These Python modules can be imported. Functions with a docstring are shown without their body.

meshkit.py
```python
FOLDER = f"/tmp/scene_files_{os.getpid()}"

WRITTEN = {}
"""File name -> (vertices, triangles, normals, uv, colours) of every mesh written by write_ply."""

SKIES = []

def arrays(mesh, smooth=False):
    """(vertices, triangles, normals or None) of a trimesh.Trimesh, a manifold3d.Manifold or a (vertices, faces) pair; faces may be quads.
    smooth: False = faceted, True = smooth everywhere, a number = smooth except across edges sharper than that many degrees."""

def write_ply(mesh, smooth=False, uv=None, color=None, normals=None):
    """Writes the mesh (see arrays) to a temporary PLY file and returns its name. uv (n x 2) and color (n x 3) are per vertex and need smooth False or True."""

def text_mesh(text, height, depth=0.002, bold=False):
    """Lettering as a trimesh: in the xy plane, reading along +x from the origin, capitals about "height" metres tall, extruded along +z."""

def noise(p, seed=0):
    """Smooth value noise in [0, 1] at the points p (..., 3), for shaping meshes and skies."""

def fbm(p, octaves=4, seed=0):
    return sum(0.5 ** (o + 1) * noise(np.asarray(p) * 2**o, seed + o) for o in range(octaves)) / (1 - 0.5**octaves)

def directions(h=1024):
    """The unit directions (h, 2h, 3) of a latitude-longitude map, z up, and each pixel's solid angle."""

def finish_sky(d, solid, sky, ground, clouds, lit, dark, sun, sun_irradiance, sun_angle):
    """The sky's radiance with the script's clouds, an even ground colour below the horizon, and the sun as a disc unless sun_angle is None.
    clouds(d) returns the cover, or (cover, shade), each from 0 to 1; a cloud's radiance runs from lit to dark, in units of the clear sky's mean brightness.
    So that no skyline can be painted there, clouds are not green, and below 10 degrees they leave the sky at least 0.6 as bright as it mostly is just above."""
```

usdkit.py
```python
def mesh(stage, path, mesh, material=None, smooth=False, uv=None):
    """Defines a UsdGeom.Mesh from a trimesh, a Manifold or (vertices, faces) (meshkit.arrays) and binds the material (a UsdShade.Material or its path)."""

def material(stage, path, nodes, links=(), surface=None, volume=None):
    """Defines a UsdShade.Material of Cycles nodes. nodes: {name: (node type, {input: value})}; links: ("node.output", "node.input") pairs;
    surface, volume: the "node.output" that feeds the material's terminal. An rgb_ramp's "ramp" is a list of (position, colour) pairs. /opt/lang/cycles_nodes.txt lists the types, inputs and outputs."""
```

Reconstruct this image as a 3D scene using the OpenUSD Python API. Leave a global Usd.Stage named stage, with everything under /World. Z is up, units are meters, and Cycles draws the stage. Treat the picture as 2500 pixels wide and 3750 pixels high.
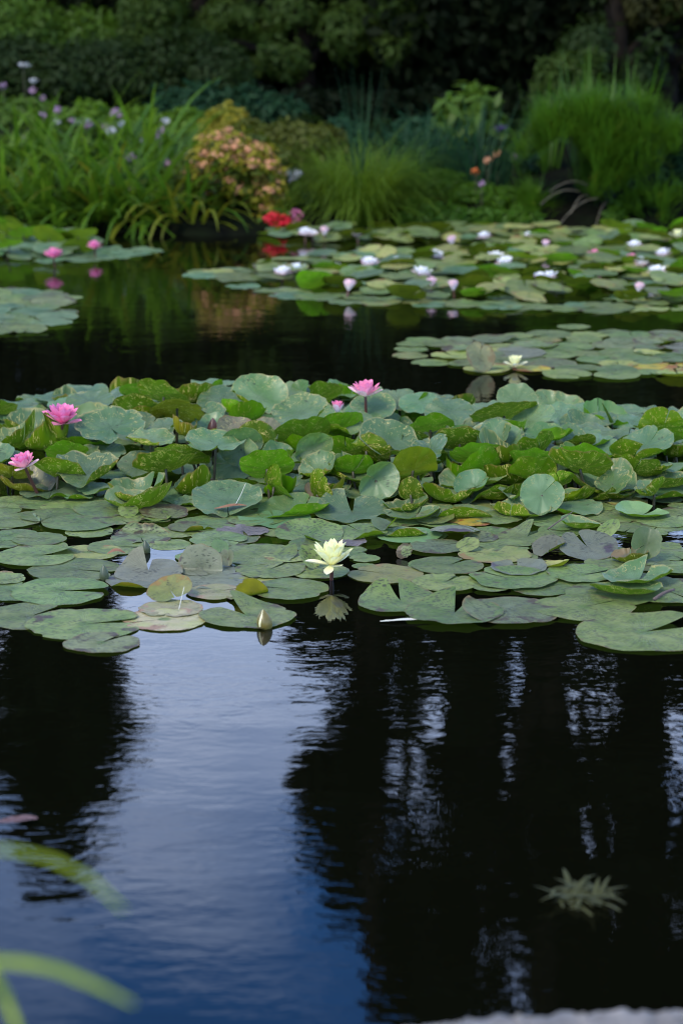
import math, random
import numpy as np, trimesh
import usdkit, meshkit
from pxr import Usd, UsdGeom, UsdLux, UsdShade, Gf, Sdf, Vt

stage = Usd.Stage.CreateInMemory()
UsdGeom.SetStageUpAxis(stage, 'Z'); UsdGeom.SetStageMetersPerUnit(stage, 1.0)
world = UsdGeom.Xform.Define(stage, '/World'); stage.SetDefaultPrim(world.GetPrim())
UsdGeom.Scope.Define(stage, '/World/Looks')

# ------------------------------------------------------------------ camera
CAM_H, PITCH, FOC, APW, PW = 1.63, 13.2, 56.0, 15.6, 2500.0
FPX = FOC / APW * PW
cam = UsdGeom.Camera.Define(stage, '/World/camera')
cam.CreateProjectionAttr('perspective')
cam.CreateFocalLengthAttr(FOC); cam.CreateHorizontalApertureAttr(APW); cam.CreateVerticalApertureAttr(APW * 1.5)
cam.CreateFStopAttr(2.2); cam.CreateFocusDistanceAttr(6.75)
cam.CreateClippingRangeAttr(Gf.Vec2f(0.05, 500))
cam.AddTranslateOp().Set(Gf.Vec3d(0, 0, CAM_H)); cam.AddRotateXOp().Set(90.0 - PITCH)
cam.CreateExposureAttr(1.17)

# ------------------------------------------------------------------ sky and sun
SUN_EL, SUN_AZ = math.radians(48), math.radians(215)     # azimuth clockwise from +y: behind the camera
sun_dir = np.array([math.cos(SUN_EL) * math.sin(SUN_AZ), math.cos(SUN_EL) * math.cos(SUN_AZ), math.sin(SUN_EL)])
sky_mat = usdkit.material(stage, '/World/Looks/sky_material', {
    'sky': ('sky_texture', {'sky_type': 'single_scattering', 'sun_disc': False, 'sun_elevation': SUN_EL, 'sun_rotation': SUN_AZ, 'air_density': 1.0, 'aerosol_density': 0.6, 'ozone_density': 2.5}),
    'tc': ('texture_coordinate', {}),
    'map': ('mapping', {'scale': (1.0, 1.0, 2.6), 'location': (0.3, 0.9, 0.31)}),
    'n': ('noise_texture', {'scale': 2.3, 'detail': 6.0, 'roughness': 0.55, 'distortion': 0.5}),
    'ramp': ('rgb_ramp', {'ramp': [(0.0, (0, 0, 0)), (0.46, (0, 0, 0)), (0.66, (0.75, 0.75, 0.75)), (0.78, (1, 1, 1)), (1.0, (1, 1, 1))]}),
    'mix': ('mix', {'color2': (8.2, 9.6, 12.9)}),
    'bg': ('background_shader', {'strength': 0.125}),
    'tone': ('hsv', {'hue': 0.512, 'saturation': 1.38, 'value': 1.35, 'fac': 1.0}),
}, [('tc.generated', 'map.vector'), ('map.vector', 'n.vector'), ('n.fac', 'ramp.fac'), ('ramp.color', 'mix.fac'),
    ('sky.color', 'tone.color'), ('tone.color', 'mix.color1'), ('mix.color', 'bg.color')], surface='bg.background')
dome = UsdLux.DomeLight.Define(stage, '/World/sky')
dome.CreateIntensityAttr(1.0)
UsdShade.MaterialBindingAPI.Apply(dome.GetPrim()).Bind(sky_mat)
dome.GetPrim().SetCustomDataByKey('kind', 'structure')
sun = UsdLux.DistantLight.Define(stage, '/World/sun')
sun.CreateIntensityAttr(0.40); sun.CreateAngleAttr(18.0); sun.CreateColorAttr(Gf.Vec3f(1.0, 0.93, 0.82))
sun.GetPrim().CreateAttribute('inputs:normalize', Sdf.ValueTypeNames.Bool).Set(True)
sun.AddRotateXYZOp().Set(Gf.Vec3f(90 - math.degrees(SUN_EL), 0, 180 - math.degrees(SUN_AZ)))

# ------------------------------------------------------------------ picture geometry (pixels of a 2500 x 3750 frame)
_p = math.radians(PITCH)
FWD, UP = np.array([0, math.cos(_p), -math.sin(_p)]), np.array([0, math.sin(_p), math.cos(_p)])
CAM = np.array([0, 0, CAM_H])
def ray(x, y):
    return np.array([1.0, 0, 0]) * (x - 1250) / FPX + UP * (1875 - y) / FPX + FWD
def on_z(x, y, z=0.0):
    d = ray(x, y); return CAM + d * (z - CAM_H) / d[2]
def on_y(x, y, dist):
    d = ray(x, y); return CAM + d * dist / d[1]
def px_at(p):
    return float(np.dot(p - CAM, FWD)) / FPX          # metres per pixel there
def mirrored(x, y, dist):
    """where a thing stands that is seen mirrored in the water at that pixel"""
    p = on_y(x, y, dist); return np.array([p[0], dist, -p[2]])
def to_px(p):
    q = np.asarray(p) - CAM; w = q @ FWD
    return 1250 + FPX * q[0] / w, 1875 - FPX * (q @ UP) / w

# ------------------------------------------------------------------ prims
_used = {}
def numbered(parent, name):
    k = (str(parent), name); n = _used.get(k, 0); _used[k] = n + 1
    return f'{parent}/{name}' if n == 0 else f'{parent}/{name}_{n:03d}'
def tag(o, label=None, cat=None, group=None, kind=None):
    o = o.GetPrim() if hasattr(o, 'GetPrim') else o
    for k, v in (('label', label), ('category', cat), ('group', group), ('kind', kind)):
        if v: o.SetCustomDataByKey(k, v)
    return o
def thing(name, loc=(0, 0, 0), label=None, cat=None, group=None, rz=0.0):
    x = UsdGeom.Xform.Define(stage, numbered('/World', name))
    x.AddTranslateOp().Set(Gf.Vec3d(*map(float, loc)))
    if rz: x.AddRotateZOp().Set(math.degrees(rz))
    return tag(x, label, cat, group)
def obj(name, mesh, mat, parent=None, smooth=True, attrs=None, loc=None):
    path = numbered(parent.GetPath() if parent is not None else '/World', name)
    m = usdkit.mesh(stage, path, mesh, mat, smooth=smooth)
    if attrs:
        for k, a in attrs.items():
            UsdGeom.PrimvarsAPI(m).CreatePrimvar(k, Sdf.ValueTypeNames.Float3Array, 'vertex').Set(Vt.Vec3fArray.FromNumpy(np.asarray(a, np.float32)))
    if loc is not None: m.AddTranslateOp().Set(Gf.Vec3d(*map(float, loc)))
    return m.GetPrim()
def copy_of(src, name, loc, rz, label, cat, group, scale=1.0, tilt=(0, 0)):
    x = UsdGeom.Xform.Define(stage, numbered('/World', name))
    x.AddTranslateOp().Set(Gf.Vec3d(*map(float, loc))); x.AddRotateXYZOp().Set(Gf.Vec3f(tilt[0], tilt[1], math.degrees(rz)))
    x.AddScaleOp().Set(Gf.Vec3f(scale, scale, scale))
    x.GetPrim().GetReferences().AddInternalReference(src.GetPath()); x.GetPrim().SetInstanceable(True)
    return tag(x, label, cat, group)

# ------------------------------------------------------------------ materials
class Nodes:
    def __init__(self): self.n, self.l, self.k = {}, [], 0
    def __call__(self, kind, **inp):
        self.k += 1; name = f'a{self.k}'; vals = {}
        for k, v in inp.items():
            if isinstance(v, str) and '.' in v: self.l.append((v, f'{name}.{k}'))
            else: vals[k] = v
        self.n[name] = (kind, vals); return name
    def math(self, op, a, b=0.0, clamp=False): return self('math', math_type=op, value1=a, value2=b, use_clamp=clamp) + '.value'
    def mix(self, fac, a, b, op='mix'): return self('mix', mix_type=op, fac=fac, color1=a, color2=b) + '.color'
    def ramp(self, fac, lo, hi): return self('map_range', value=fac, from_min=lo, from_max=hi, to_min=0.0, to_max=1.0, clamp=True) + '.result'
    def noise(self, vec, scale, detail=2.0, rough=0.5, dist=0.0): return self('noise_texture', vector=vec, scale=float(scale), detail=float(detail), roughness=rough, distortion=dist) + '.fac'
    def make(self, name, surface): return usdkit.material(stage, f'/World/Looks/{name}', self.n, self.l, surface=surface)

def pad_material(name, c1, c2, under, rough=0.42, speck=0.5, scar=0.0, rim=0.5, vein=0.25, spot=True, trans=0.15, blot=0.0, blot_col=(0.055, 0.036, 0.012), rim_col=(0.15, 0.10, 0.035), sheen=0.03, spec=0.40, under_rough=0.5):
    """a water-lily leaf: glaucous upper face, greener lower face, veins, wear. lc = metres within the leaf, lr = (radius 0..1, angle, random)"""
    c1, c2 = [(1.06 * c[0], c[1], .80 * c[2]) for c in (c1, c2)]; under = (1.25 * under[0], 1.12 * under[1], .2 * under[2])
    g = Nodes()
    lc = g('attribute', attribute='lc') + '.vector'
    s = g('separate_xyz', vector=g('attribute', attribute='lr') + '.vector')
    r, th, rnd = s + '.x', s + '.y', s + '.z'
    big = g.ramp(g.noise(lc, 14, 3), 0.35, 0.65)
    top = g.mix(big, c1, c2)
    val = g('map_range', value=rnd, from_min=0.0, from_max=1.0, to_min=0.68, to_max=1.25) + '.result'
    hue = g('map_range', value=g.math('fraction', g.math('multiply', rnd, 7.31)), from_min=0.0, from_max=1.0, to_min=0.475, to_max=0.515) + '.result'
    top = g('hsv', hue=hue, saturation=1.0, value=val, fac=1.0, color=top) + '.color'
    # radial veins, fading in from the middle
    wob = g.math('add', th, g.math('multiply', g.noise(lc, 22, 1), 0.05))
    v = g.math('absolute', g.math('sine', g.math('multiply', wob, 34.56)))
    v = g.math('multiply', g.ramp(v, 0.86, 1.0), g.ramp(r, 1.02, 0.25))
    v = g.math('multiply', v, vein)
    top = g.mix(v, top, tuple(min(1, 1.7 * x + 0.02) for x in c2))
    if spot:
        sp = g.math('multiply', g.ramp(g.math('add', r, g.math('multiply', g.noise(lc, 45, 2), 0.12)), 0.24, 0.16), g.ramp(rnd, 0.25, 0.4))
        top = g.mix(g.math('multiply', sp, 0.75), top, (0.10, 0.17, 0.02))
    if scar:
        # squiggles gnawed into the leaf, dry and yellow
        n1 = g.noise(lc, 95, 2, 0.6, 0.6)
        line = g.ramp(g.math('absolute', g.math('subtract', n1, 0.5)), 0.028, 0.012)
        mask = g.ramp(g.noise(lc, 70, 1), 0.50, 0.56)
        edge = g.ramp(g.math('add', r, g.math('multiply', g.noise(lc, 16, 2), 0.9)), 0.85, 1.35)
        sc = g.math('multiply', g.math('multiply', line, mask), g.math('multiply', edge, scar), True)
        top = g.mix(sc, top, (0.36, 0.31, 0.10))
        scu = g.math('multiply', g.math('multiply', line, mask), scar, True)
    if blot:
        bn = g.ramp(g.math('add', g.noise(lc, 11, 4, 0.65), g.math('multiply', r, 0.22)), 0.80 - 0.16 * blot, 0.86 - 0.16 * blot)
        top = g.mix(bn, top, blot_col)
    # dark flecks of algae and old insect marks
    shift = g('combine_xyz', x=g.math('multiply', rnd, 17.0), y=g.math('multiply', rnd, 5.3), z=0.0) + '.vector'
    away = g('vector_math', math_type='add', vector1=lc, vector2=shift) + '.vector'
    wig = g('vector_math', math_type='add', vector1=away, vector2=g('vector_math', math_type='scale', vector1=g('noise_texture', vector=away, scale=9.0, detail=1.0) + '.color', scale=0.05) + '.vector') + '.vector'
    mp = g('mapping', vector=wig, scale=(0.55, 1.5, 1.0)) + '.vector'
    vo = g('voronoi_texture', dimensions='2D', vector=mp, scale=105.0, randomness=1.0)
    fl = g.math('multiply', g.ramp(vo + '.distance', 0.30, 0.20), g.ramp(g.noise(lc, 24, 3), 0.62 - 0.18 * speck, 0.70 - 0.15 * speck))
    top = g.mix(g.math('multiply', fl, 0.85), top, (0.018, 0.017, 0.010))
    dust = g.math('multiply', g.ramp(g.noise(lc, 60, 4, 0.7), 0.50, 0.70), 0.55 * speck)
    top = g.mix(dust, top, (0.05, 0.045, 0.025))
    # browned rim
    rn = g.ramp(g.math('add', r, g.math('multiply', g.math('subtract', g.noise(lc, 30, 3, 0.6), 0.5), 0.28)), 1.0 - 0.045 * rim, 1.04 - 0.02 * rim)
    top = g.mix(g.math('multiply', rn, min(1.0, 0.9 * rim + 0.2)), top, rim_col)
    un = g.mix(g.ramp(g.noise(lc, 18, 3), 0.35, 0.7), under, tuple(0.62 * x for x in under))
    un = g('hsv', hue=0.5, saturation=1.0, value=val, fac=1.0, color=un) + '.color'
    un = g.mix(g.math('multiply', v, 0.6), un, tuple(1.5 * x for x in under))
    if scar: un = g.mix(scu, un, (0.42, 0.35, 0.09))
    un = g.mix(g.math('multiply', rn, 0.7 * rim), un, (0.19, 0.12, 0.035))
    back = g('geometry') + '.backfacing'
    col = g.mix(back, top, un)
    ht = g.math('add', g.math('multiply', v, 1.2), g.math('multiply', g.noise(lc, 40, 3), 0.9))
    nrm = g('bump', height=ht, distance=0.0022, strength=0.8) + '.normal'
    ro = g('map_range', value=g.noise(lc, 26, 2), from_min=0.3, from_max=0.7, to_min=rough - 0.08, to_max=rough + 0.12) + '.result'
    p = g('principled_bsdf', base_color=col, roughness=ro, specular_ior_level=g('map_range', value=back, from_min=0.0, from_max=1.0, to_min=spec, to_max=0.1) + '.result', normal=nrm, sheen_weight=g.math('multiply', g.math('subtract', 1.0, back), sheen), sheen_roughness=0.45) + '.BSDF'
    if trans:
        tcol = g.mix(0.6, un, (0.16, 0.30, 0.02))
        t = g('translucent_bsdf', color=tcol) + '.BSDF'
        p = g('mix_closure', fac=trans, closure1=p, closure2=t) + '.closure'
    return g.make(name, p)

def foliage_material(name, c1, c2, rough=0.55, trans=0.3, c3=None, spec=0.18, tcol=None):
    """small leaves: each leaf its own tone between c1 and c2 (a few c3), some light coming through"""
    if 'flower' not in name: c1, c2 = [(1.0 * c[0], .92 * c[1], .5 * c[2]) for c in (c1, c2)]
    g = Nodes()
    rnd = g('geometry') + '.random_per_island'
    pos = g('geometry') + '.position'
    f = g.math('add', g.math('multiply', rnd, 0.6), g.math('multiply', g.ramp(g.noise(pos, 2.2, 3), 0.3, 0.7), 0.4))
    col = g.mix(f, c1, c2)
    if c3: col = g.mix(g.ramp(g.math('fraction', g.math('multiply', rnd, 13.7)), 0.86, 0.9), col, c3)
    p = g('principled_bsdf', base_color=col, roughness=rough, specular_ior_level=spec) + '.BSDF'
    if trans:
        t = g('translucent_bsdf', color=g.mix(0.5, col, tcol or tuple(min(1, 1.8 * x) for x in c2))) + '.BSDF'
        p = g('mix_closure', fac=trans, closure1=p, closure2=t) + '.closure'
    return g.make(name, p)

def plain_material(name, c1, c2, rough=0.6, scale=30, bump=0.0, spec=0.4, trans=0.0, detail=4):
    g = Nodes()
    tc = g('texture_coordinate') + '.object'
    n = g.noise(tc, scale, detail, 0.6)
    kw = {}
    if bump: kw['normal'] = g('bump', height=n, distance=bump, strength=1.0) + '.normal'
    p = g('principled_bsdf', base_color=g.mix(g.ramp(n, 0.3, 0.7), c1, c2), roughness=rough, specular_ior_level=spec, **kw) + '.BSDF'
    if trans:
        t = g('translucent_bsdf', color=c2) + '.BSDF'
        p = g('mix_closure', fac=trans, closure1=p, closure2=t) + '.closure'
    return g.make(name, p)

def petal_material(name, base, tip, trans=0.22):
    """lr.x runs from the petal's foot (0) to its tip (1)"""
    g = Nodes()
    s = g('separate_xyz', vector=g('attribute', attribute='lr') + '.vector')
    lc = g('attribute', attribute='lc') + '.vector'
    col = g.mix(g.ramp(s + '.x', 0.05, 0.85), base, tip)
    st = g('mapping', vector=lc, scale=(25.0, 400.0, 25.0)) + '.vector'
    n = g.noise(st, 1.0, 2)
    col = g.mix(g.math('multiply', g.ramp(n, 0.4, 0.8), 0.18), col, tuple(0.75 * x for x in tip))
    p = g('principled_bsdf', base_color=col, roughness=0.45, specular_ior_level=0.35) + '.BSDF'
    t = g('translucent_bsdf', color=col) + '.BSDF'
    return g.make(name, g('mix_closure', fac=trans, closure1=p, closure2=t) + '.closure')

M = {}
M['pad'] = pad_material('pad_green', (0.080, 0.138, 0.026), (0.145, 0.198, 0.062), (0.08, 0.135, 0.018), speck=1.15, rim=0.6, blot=0.12, rough=0.40)
M['pad_worn'] = pad_material('pad_worn', (0.090, 0.125, 0.040), (0.130, 0.165, 0.080), (0.09, 0.11, 0.02), speck=1.15, rim=1.0, blot=0.6, rough=0.45)
M['pad_purple'] = pad_material('pad_purple', (0.100, 0.112, 0.078), (0.135, 0.148, 0.108), (0.12, 0.11, 0.03), speck=0.7, rim=0.6, spot=False, blot=0.2, blot_col=(0.050, 0.034, 0.036))
M['pad_violet'] = pad_material('pad_violet', (0.100, 0.082, 0.088), (0.140, 0.120, 0.125), (0.13, 0.07, 0.05), speck=0.7, rim=0.4, spot=False)
M['pad_yellow'] = pad_material('pad_yellow', (0.16, 0.21, 0.045), (0.23, 0.25, 0.08), (0.22, 0.22, 0.03), speck=0.55, rim=1.0, blot=0.35, blot_col=(0.20, 0.12, 0.03))
M['pad_gold'] = pad_material('pad_gold', (0.40, 0.27, 0.015), (0.32, 0.30, 0.03), (0.35, 0.25, 0.02), speck=0.5, rim=1.2, blot=0.8, blot_col=(0.23, 0.07, 0.01))
M['pad_pale'] = pad_material('pad_pale', (0.24, 0.27, 0.11), (0.32, 0.30, 0.19), (0.28, 0.26, 0.09), speck=0.5, rim=0.9, blot=0.5, blot_col=(0.30, 0.17, 0.09))
M['pad_fresh'] = pad_material('pad_fresh', (0.10, 0.20, 0.075), (0.13, 0.23, 0.095), (0.11, 0.22, 0.03), speck=0.05, rim=0.15, spot=False)
M['leaf'] = pad_material('leaf_glaucous', (0.062, 0.130, 0.052), (0.105, 0.178, 0.095), (0.060, 0.130, 0.010), speck=0.12, scar=0.7, rim=0.55, spot=False, rough=0.42, trans=0.22, spec=0.42, rim_col=(0.26, 0.235, 0.085))
M['leaf_scar'] = pad_material('leaf_scarred', (0.056, 0.122, 0.036), (0.100, 0.170, 0.085), (0.065, 0.120, 0.010), speck=0.15, scar=1.6, rim=1.1, spot=False, rough=0.42, trans=0.22, spec=0.42, rim_col=(0.26, 0.235, 0.085))
M['leaf_bright'] = pad_material('leaf_bright', (0.075, 0.165, 0.045), (0.09, 0.18, 0.07), (0.075, 0.200, 0.008), speck=0.05, scar=0.45, rim=0.25, spot=False, rough=0.36, trans=0.3, rim_col=(0.26, 0.235, 0.085))
M['leaf_olive'] = pad_material('leaf_olive', (0.08, 0.13, 0.05), (0.10, 0.14, 0.08), (0.105, 0.145, 0.02), speck=0.1, scar=0.2, rim=0.3, spot=False, rough=0.42, trans=0.3, vein=0.5)
M['leaf_umber'] = pad_material('leaf_umber', (0.09, 0.14, 0.06), (0.11, 0.16, 0.08), (0.055, 0.060, 0.008), speck=0.2, rim=0.6, spot=False, trans=0.15, rough=0.5)
M['leaf_brown'] = pad_material('leaf_browned', (0.09, 0.11, 0.06), (0.15, 0.14, 0.09), (0.15, 0.15, 0.03), speck=0.4, scar=1.2, rim=1.6, spot=False, rough=0.5, trans=0.15, blot=0.45, blot_col=(0.16, 0.11, 0.05))
M['stalk'] = plain_material('stalk_material', (0.03, 0.028, 0.012), (0.055, 0.05, 0.02), 0.45, 60)
M['red_stalk'] = plain_material('red_stalk_material', (0.06, 0.022, 0.015), (0.085, 0.035, 0.02), 0.4, 60)
M['bark'] = plain_material('bark_material', (0.006, 0.005, 0.0035), (0.014, 0.011, 0.008), 0.95, 9, 0.01, spec=0.05)
M['dead_leaf'] = plain_material('dead_leaf_material', (0.20, 0.08, 0.03), (0.30, 0.15, 0.07), 0.6, 40, 0.002, trans=0.2)
M['straw'] = plain_material('straw_material', (0.45, 0.42, 0.30), (0.6, 0.57, 0.45), 0.6, 40)
M['stick'] = plain_material('stick_material', (0.07, 0.045, 0.03), (0.13, 0.10, 0.08), 0.8, 60, 0.002)
M['bud'] = plain_material('bud_material', (0.035, 0.045, 0.02), (0.06, 0.075, 0.03), 0.4, 70, spec=0.5)
M['bud_brown'] = plain_material('bud_brown_material', (0.10, 0.085, 0.012), (0.16, 0.12, 0.03), 0.35, 70, spec=0.5)
M['yellow_petal'] = petal_material('yellow_petal_material', (0.78, 0.74, 0.30), (0.84, 0.80, 0.42))
M['white_sepal'] = petal_material('pale_sepal_material', (0.78, 0.74, 0.34), (0.80, 0.76, 0.52))
M['stamen'] = petal_material('stamen_material', (0.75, 0.55, 0.04), (0.85, 0.68, 0.08), 0.2)
M['pink_petal'] = petal_material('pink_petal_material', (0.66, 0.05, 0.18), (0.76, 0.22, 0.38))
M['rose_petal'] = petal_material('rose_petal_material', (0.82, 0.48, 0.52), (0.78, 0.23, 0.36))
M['white_petal'] = petal_material('white_petal_material', (0.80, 0.66, 0.62), (0.84, 0.82, 0.76))
M['blush_petal'] = petal_material('blush_petal_material', (0.82, 0.76, 0.70), (0.80, 0.54, 0.54))

# ------------------------------------------------------------------ vegetation builders (each returns (vertices, faces))
def blades(roots, az, elev, length, width, bend, seg=6, power=1.4, twist=0.0):
    """arching strap leaves or grass blades: arrays of equal length, one row per blade"""
    roots, az, elev, length, width, bend = (np.asarray(a, float) for a in (roots, az, elev, length, width, bend))
    n = len(az); s = np.linspace(0, 1, seg + 1)
    e = elev[:, None] - bend[:, None] * s[None] ** power
    ds = length[:, None] / seg
    em = (e[:, 1:] + e[:, :-1]) / 2
    h = np.concatenate([np.zeros((n, 1)), np.cumsum(np.cos(em) * ds, 1)], 1)
    z = np.concatenate([np.zeros((n, 1)), np.cumsum(np.sin(em) * ds, 1)], 1)
    dx, dy = np.cos(az)[:, None], np.sin(az)[:, None]
    c = np.stack([roots[:, :1] + h * dx, roots[:, 1:2] + h * dy, roots[:, 2:] + z], -1)
    w = width[:, None] * 0.5 * np.minimum(1, 0.55 + 3 * s)[None] * (1 - s ** 2.6)[None]
    w[:, -1] = width * 0.03
    side = np.stack([-np.sin(az + twist), np.cos(az + twist), np.zeros(n)], -1)[:, None]
    v = np.stack([c - side * w[..., None], c + side * w[..., None]], 2).reshape(n, -1, 3)
    k = np.arange(seg)[:, None] * 2
    f1 = np.concatenate([np.hstack([k, k + 1, k + 3]), np.hstack([k, k + 3, k + 2])])
    f = (np.arange(n)[:, None, None] * v.shape[1] + f1[None]).reshape(-1, 3)
    return v.reshape(-1, 3), f

def leaves_at(pts, nrm, size, rng, aspect=2.0, droop=0.3):
    """one folded pointed leaf (4 triangles) at each point"""
    n = len(pts)
    t = rng.normal(size=(n, 3)); t[:, 2] -= droop * 2
    nrm = nrm + 0.55 * rng.normal(size=(n, 3)); nrm /= np.linalg.norm(nrm, axis=1, keepdims=True) + 1e-9
    t -= nrm * (t * nrm).sum(1, keepdims=True); t /= np.linalg.norm(t, axis=1, keepdims=True) + 1e-9
    b = np.cross(nrm, t); L = (size * rng.uniform(0.65, 1.3, n))[:, None]; w = L / aspect * 0.5
    mid = pts + t * L * 0.5 - nrm * L * 0.06
    v = np.stack([pts, mid + b * w + nrm * w * 0.35, pts + t * L - nrm * L * 0.12, mid - b * w + nrm * w * 0.35], 1)
    f = (np.arange(n)[:, None, None] * 4 + np.array([[0, 1, 2], [0, 2, 3]])[None]).reshape(-1, 3)
    return v.reshape(-1, 3), f

def cloud_points(blobs, rng, shell=0.55, gate=None, gscale=1.5, seed=0):
    """points with outward normals in the shells of ellipsoids (x, y, z, rx, ry, rz, n); gate thins them by a noise into clumps and gaps"""
    P, N = [], []
    for x, y, z, rx, ry, rz, n in blobs:
        d = rng.normal(size=(int(n), 3)); d /= np.linalg.norm(d, axis=1, keepdims=True)
        rad = shell + (1 - shell) * rng.uniform(0, 1, (int(n), 1)) ** 0.7
        lump = 0.82 + 0.36 * meshkit.fbm(d * 2.3 + np.array([x, y, z]) * 3.1, 3, seed)[:, None]
        P.append(np.array([x, y, z]) + d * rad * lump * np.array([rx, ry, rz])); N.append(d + np.array([0, 0, 0.45]))
    P, N = np.vstack(P), np.vstack(N)
    if gate is not None:
        k = meshkit.fbm(P * gscale, 3, seed + 9) > gate; P, N = P[k], N[k]
    return P, N

def cloud(blobs, size, seed, aspect=2.0, shell=0.55, gate=None, gscale=1.5, droop=0.3, zmin=None):
    rng = np.random.default_rng(seed)
    P, N = cloud_points(blobs, rng, shell, gate, gscale, seed)
    if zmin is not None: k = P[:, 2] > zmin; P, N = P[k], N[k]
    return leaves_at(P, N, size, rng, aspect, droop)

def join(*ms):
    V, F, o = [], [], 0
    for v, f in ms:
        V.append(v); F.append(np.asarray(f) + o); o += len(v)
    return np.vstack(V), np.vstack(F)

def tube(pts, r0, r1=None, sides=7):
    p = np.asarray(pts, float); n = len(p); r = np.linspace(r0, r0 if r1 is None else r1, n)
    t = np.gradient(p, axis=0); t /= np.linalg.norm(t, axis=1, keepdims=True) + 1e-12
    a = np.cross(t, np.where(np.abs(t[:, 2:]) < 0.9, [0, 0, 1.0], [1.0, 0, 0])); a /= np.linalg.norm(a, axis=1, keepdims=True) + 1e-12
    b = np.cross(t, a); q = np.arange(sides) * 2 * np.pi / sides
    v = (p[:, None] + r[:, None, None] * (np.cos(q)[None, :, None] * a[:, None] + np.sin(q)[None, :, None] * b[:, None])).reshape(-1, 3)
    i, j = np.meshgrid(np.arange(n - 1), np.arange(sides), indexing='ij')
    a0, a1 = i * sides + j, i * sides + (j + 1) % sides
    f = np.concatenate([np.stack([a0, a1, a1 + sides], -1).reshape(-1, 3), np.stack([a0, a1 + sides, a0 + sides], -1).reshape(-1, 3)])
    cap = [[(n - 1) * sides, (n - 1) * sides + k, (n - 1) * sides + k + 1] for k in range(1, sides - 1)] + [[0, k + 1, k] for k in range(1, sides - 1)]
    return v, np.vstack([f, cap])

def bezier(p0, p1, p2, n=8):
    t = np.linspace(0, 1, n)[:, None]
    return (1 - t) ** 2 * np.asarray(p0) + 2 * t * (1 - t) * np.asarray(p1) + t ** 2 * np.asarray(p2)

# ------------------------------------------------------------------ ground and water
def shore(x):
    x = np.asarray(x, float)
    return 13.95 - 0.016 * np.maximum(0, np.abs(x) - 5) ** 2 + 0.18 * np.sin(x * 1.7) * np.exp(-(x / 6) ** 2) + 0.10 * np.sin(x * 4.1 + 1)
def near_shore(x):
    return 2.75 + 0.012 * np.maximum(0, np.abs(np.asarray(x, float)) - 2) ** 2
def ground_z(x, y):
    x, y = np.asarray(x, float), np.asarray(y, float)
    d = y - shore(x)
    far = np.where(d > 0, 0.30 * (1 - np.exp(-np.maximum(d, 0) / 0.9)) + 0.055 * np.maximum(d - 1, 0), np.maximum(-0.9, d * 0.8))
    far = np.minimum(far, 2.6)
    n = near_shore(x) - y
    near = np.where(n > 0, 0.14 + 0.0 * n, -n * 1.1)
    z = np.where(n > 0, near, np.where(far > -0.9, far, np.maximum(-0.9, np.minimum(near, -0.02))))
    return np.where((n <= 0) & (d < 0), np.maximum(-0.9, np.minimum(far, -0.04) if np.ndim(far) else far), z)
gx = np.unique(np.concatenate([np.linspace(-9, 9, 91), np.linspace(-90, 90, 61)]))
gy = np.unique(np.concatenate([np.linspace(1.5, 4, 14), np.linspace(4, 13, 12), np.linspace(13, 22, 60), np.linspace(-60, 110, 60)]))
X, Y = np.meshgrid(gx, gy)
Z = ground_z(X, Y) + 0.05 * (meshkit.fbm(np.stack([X * 1.3, Y * 1.3, 0 * X], -1), 3) - 0.5) * (Y > 14.3)
V = np.stack([X, Y, Z], -1).reshape(-1, 3); nx = len(gx)
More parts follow.
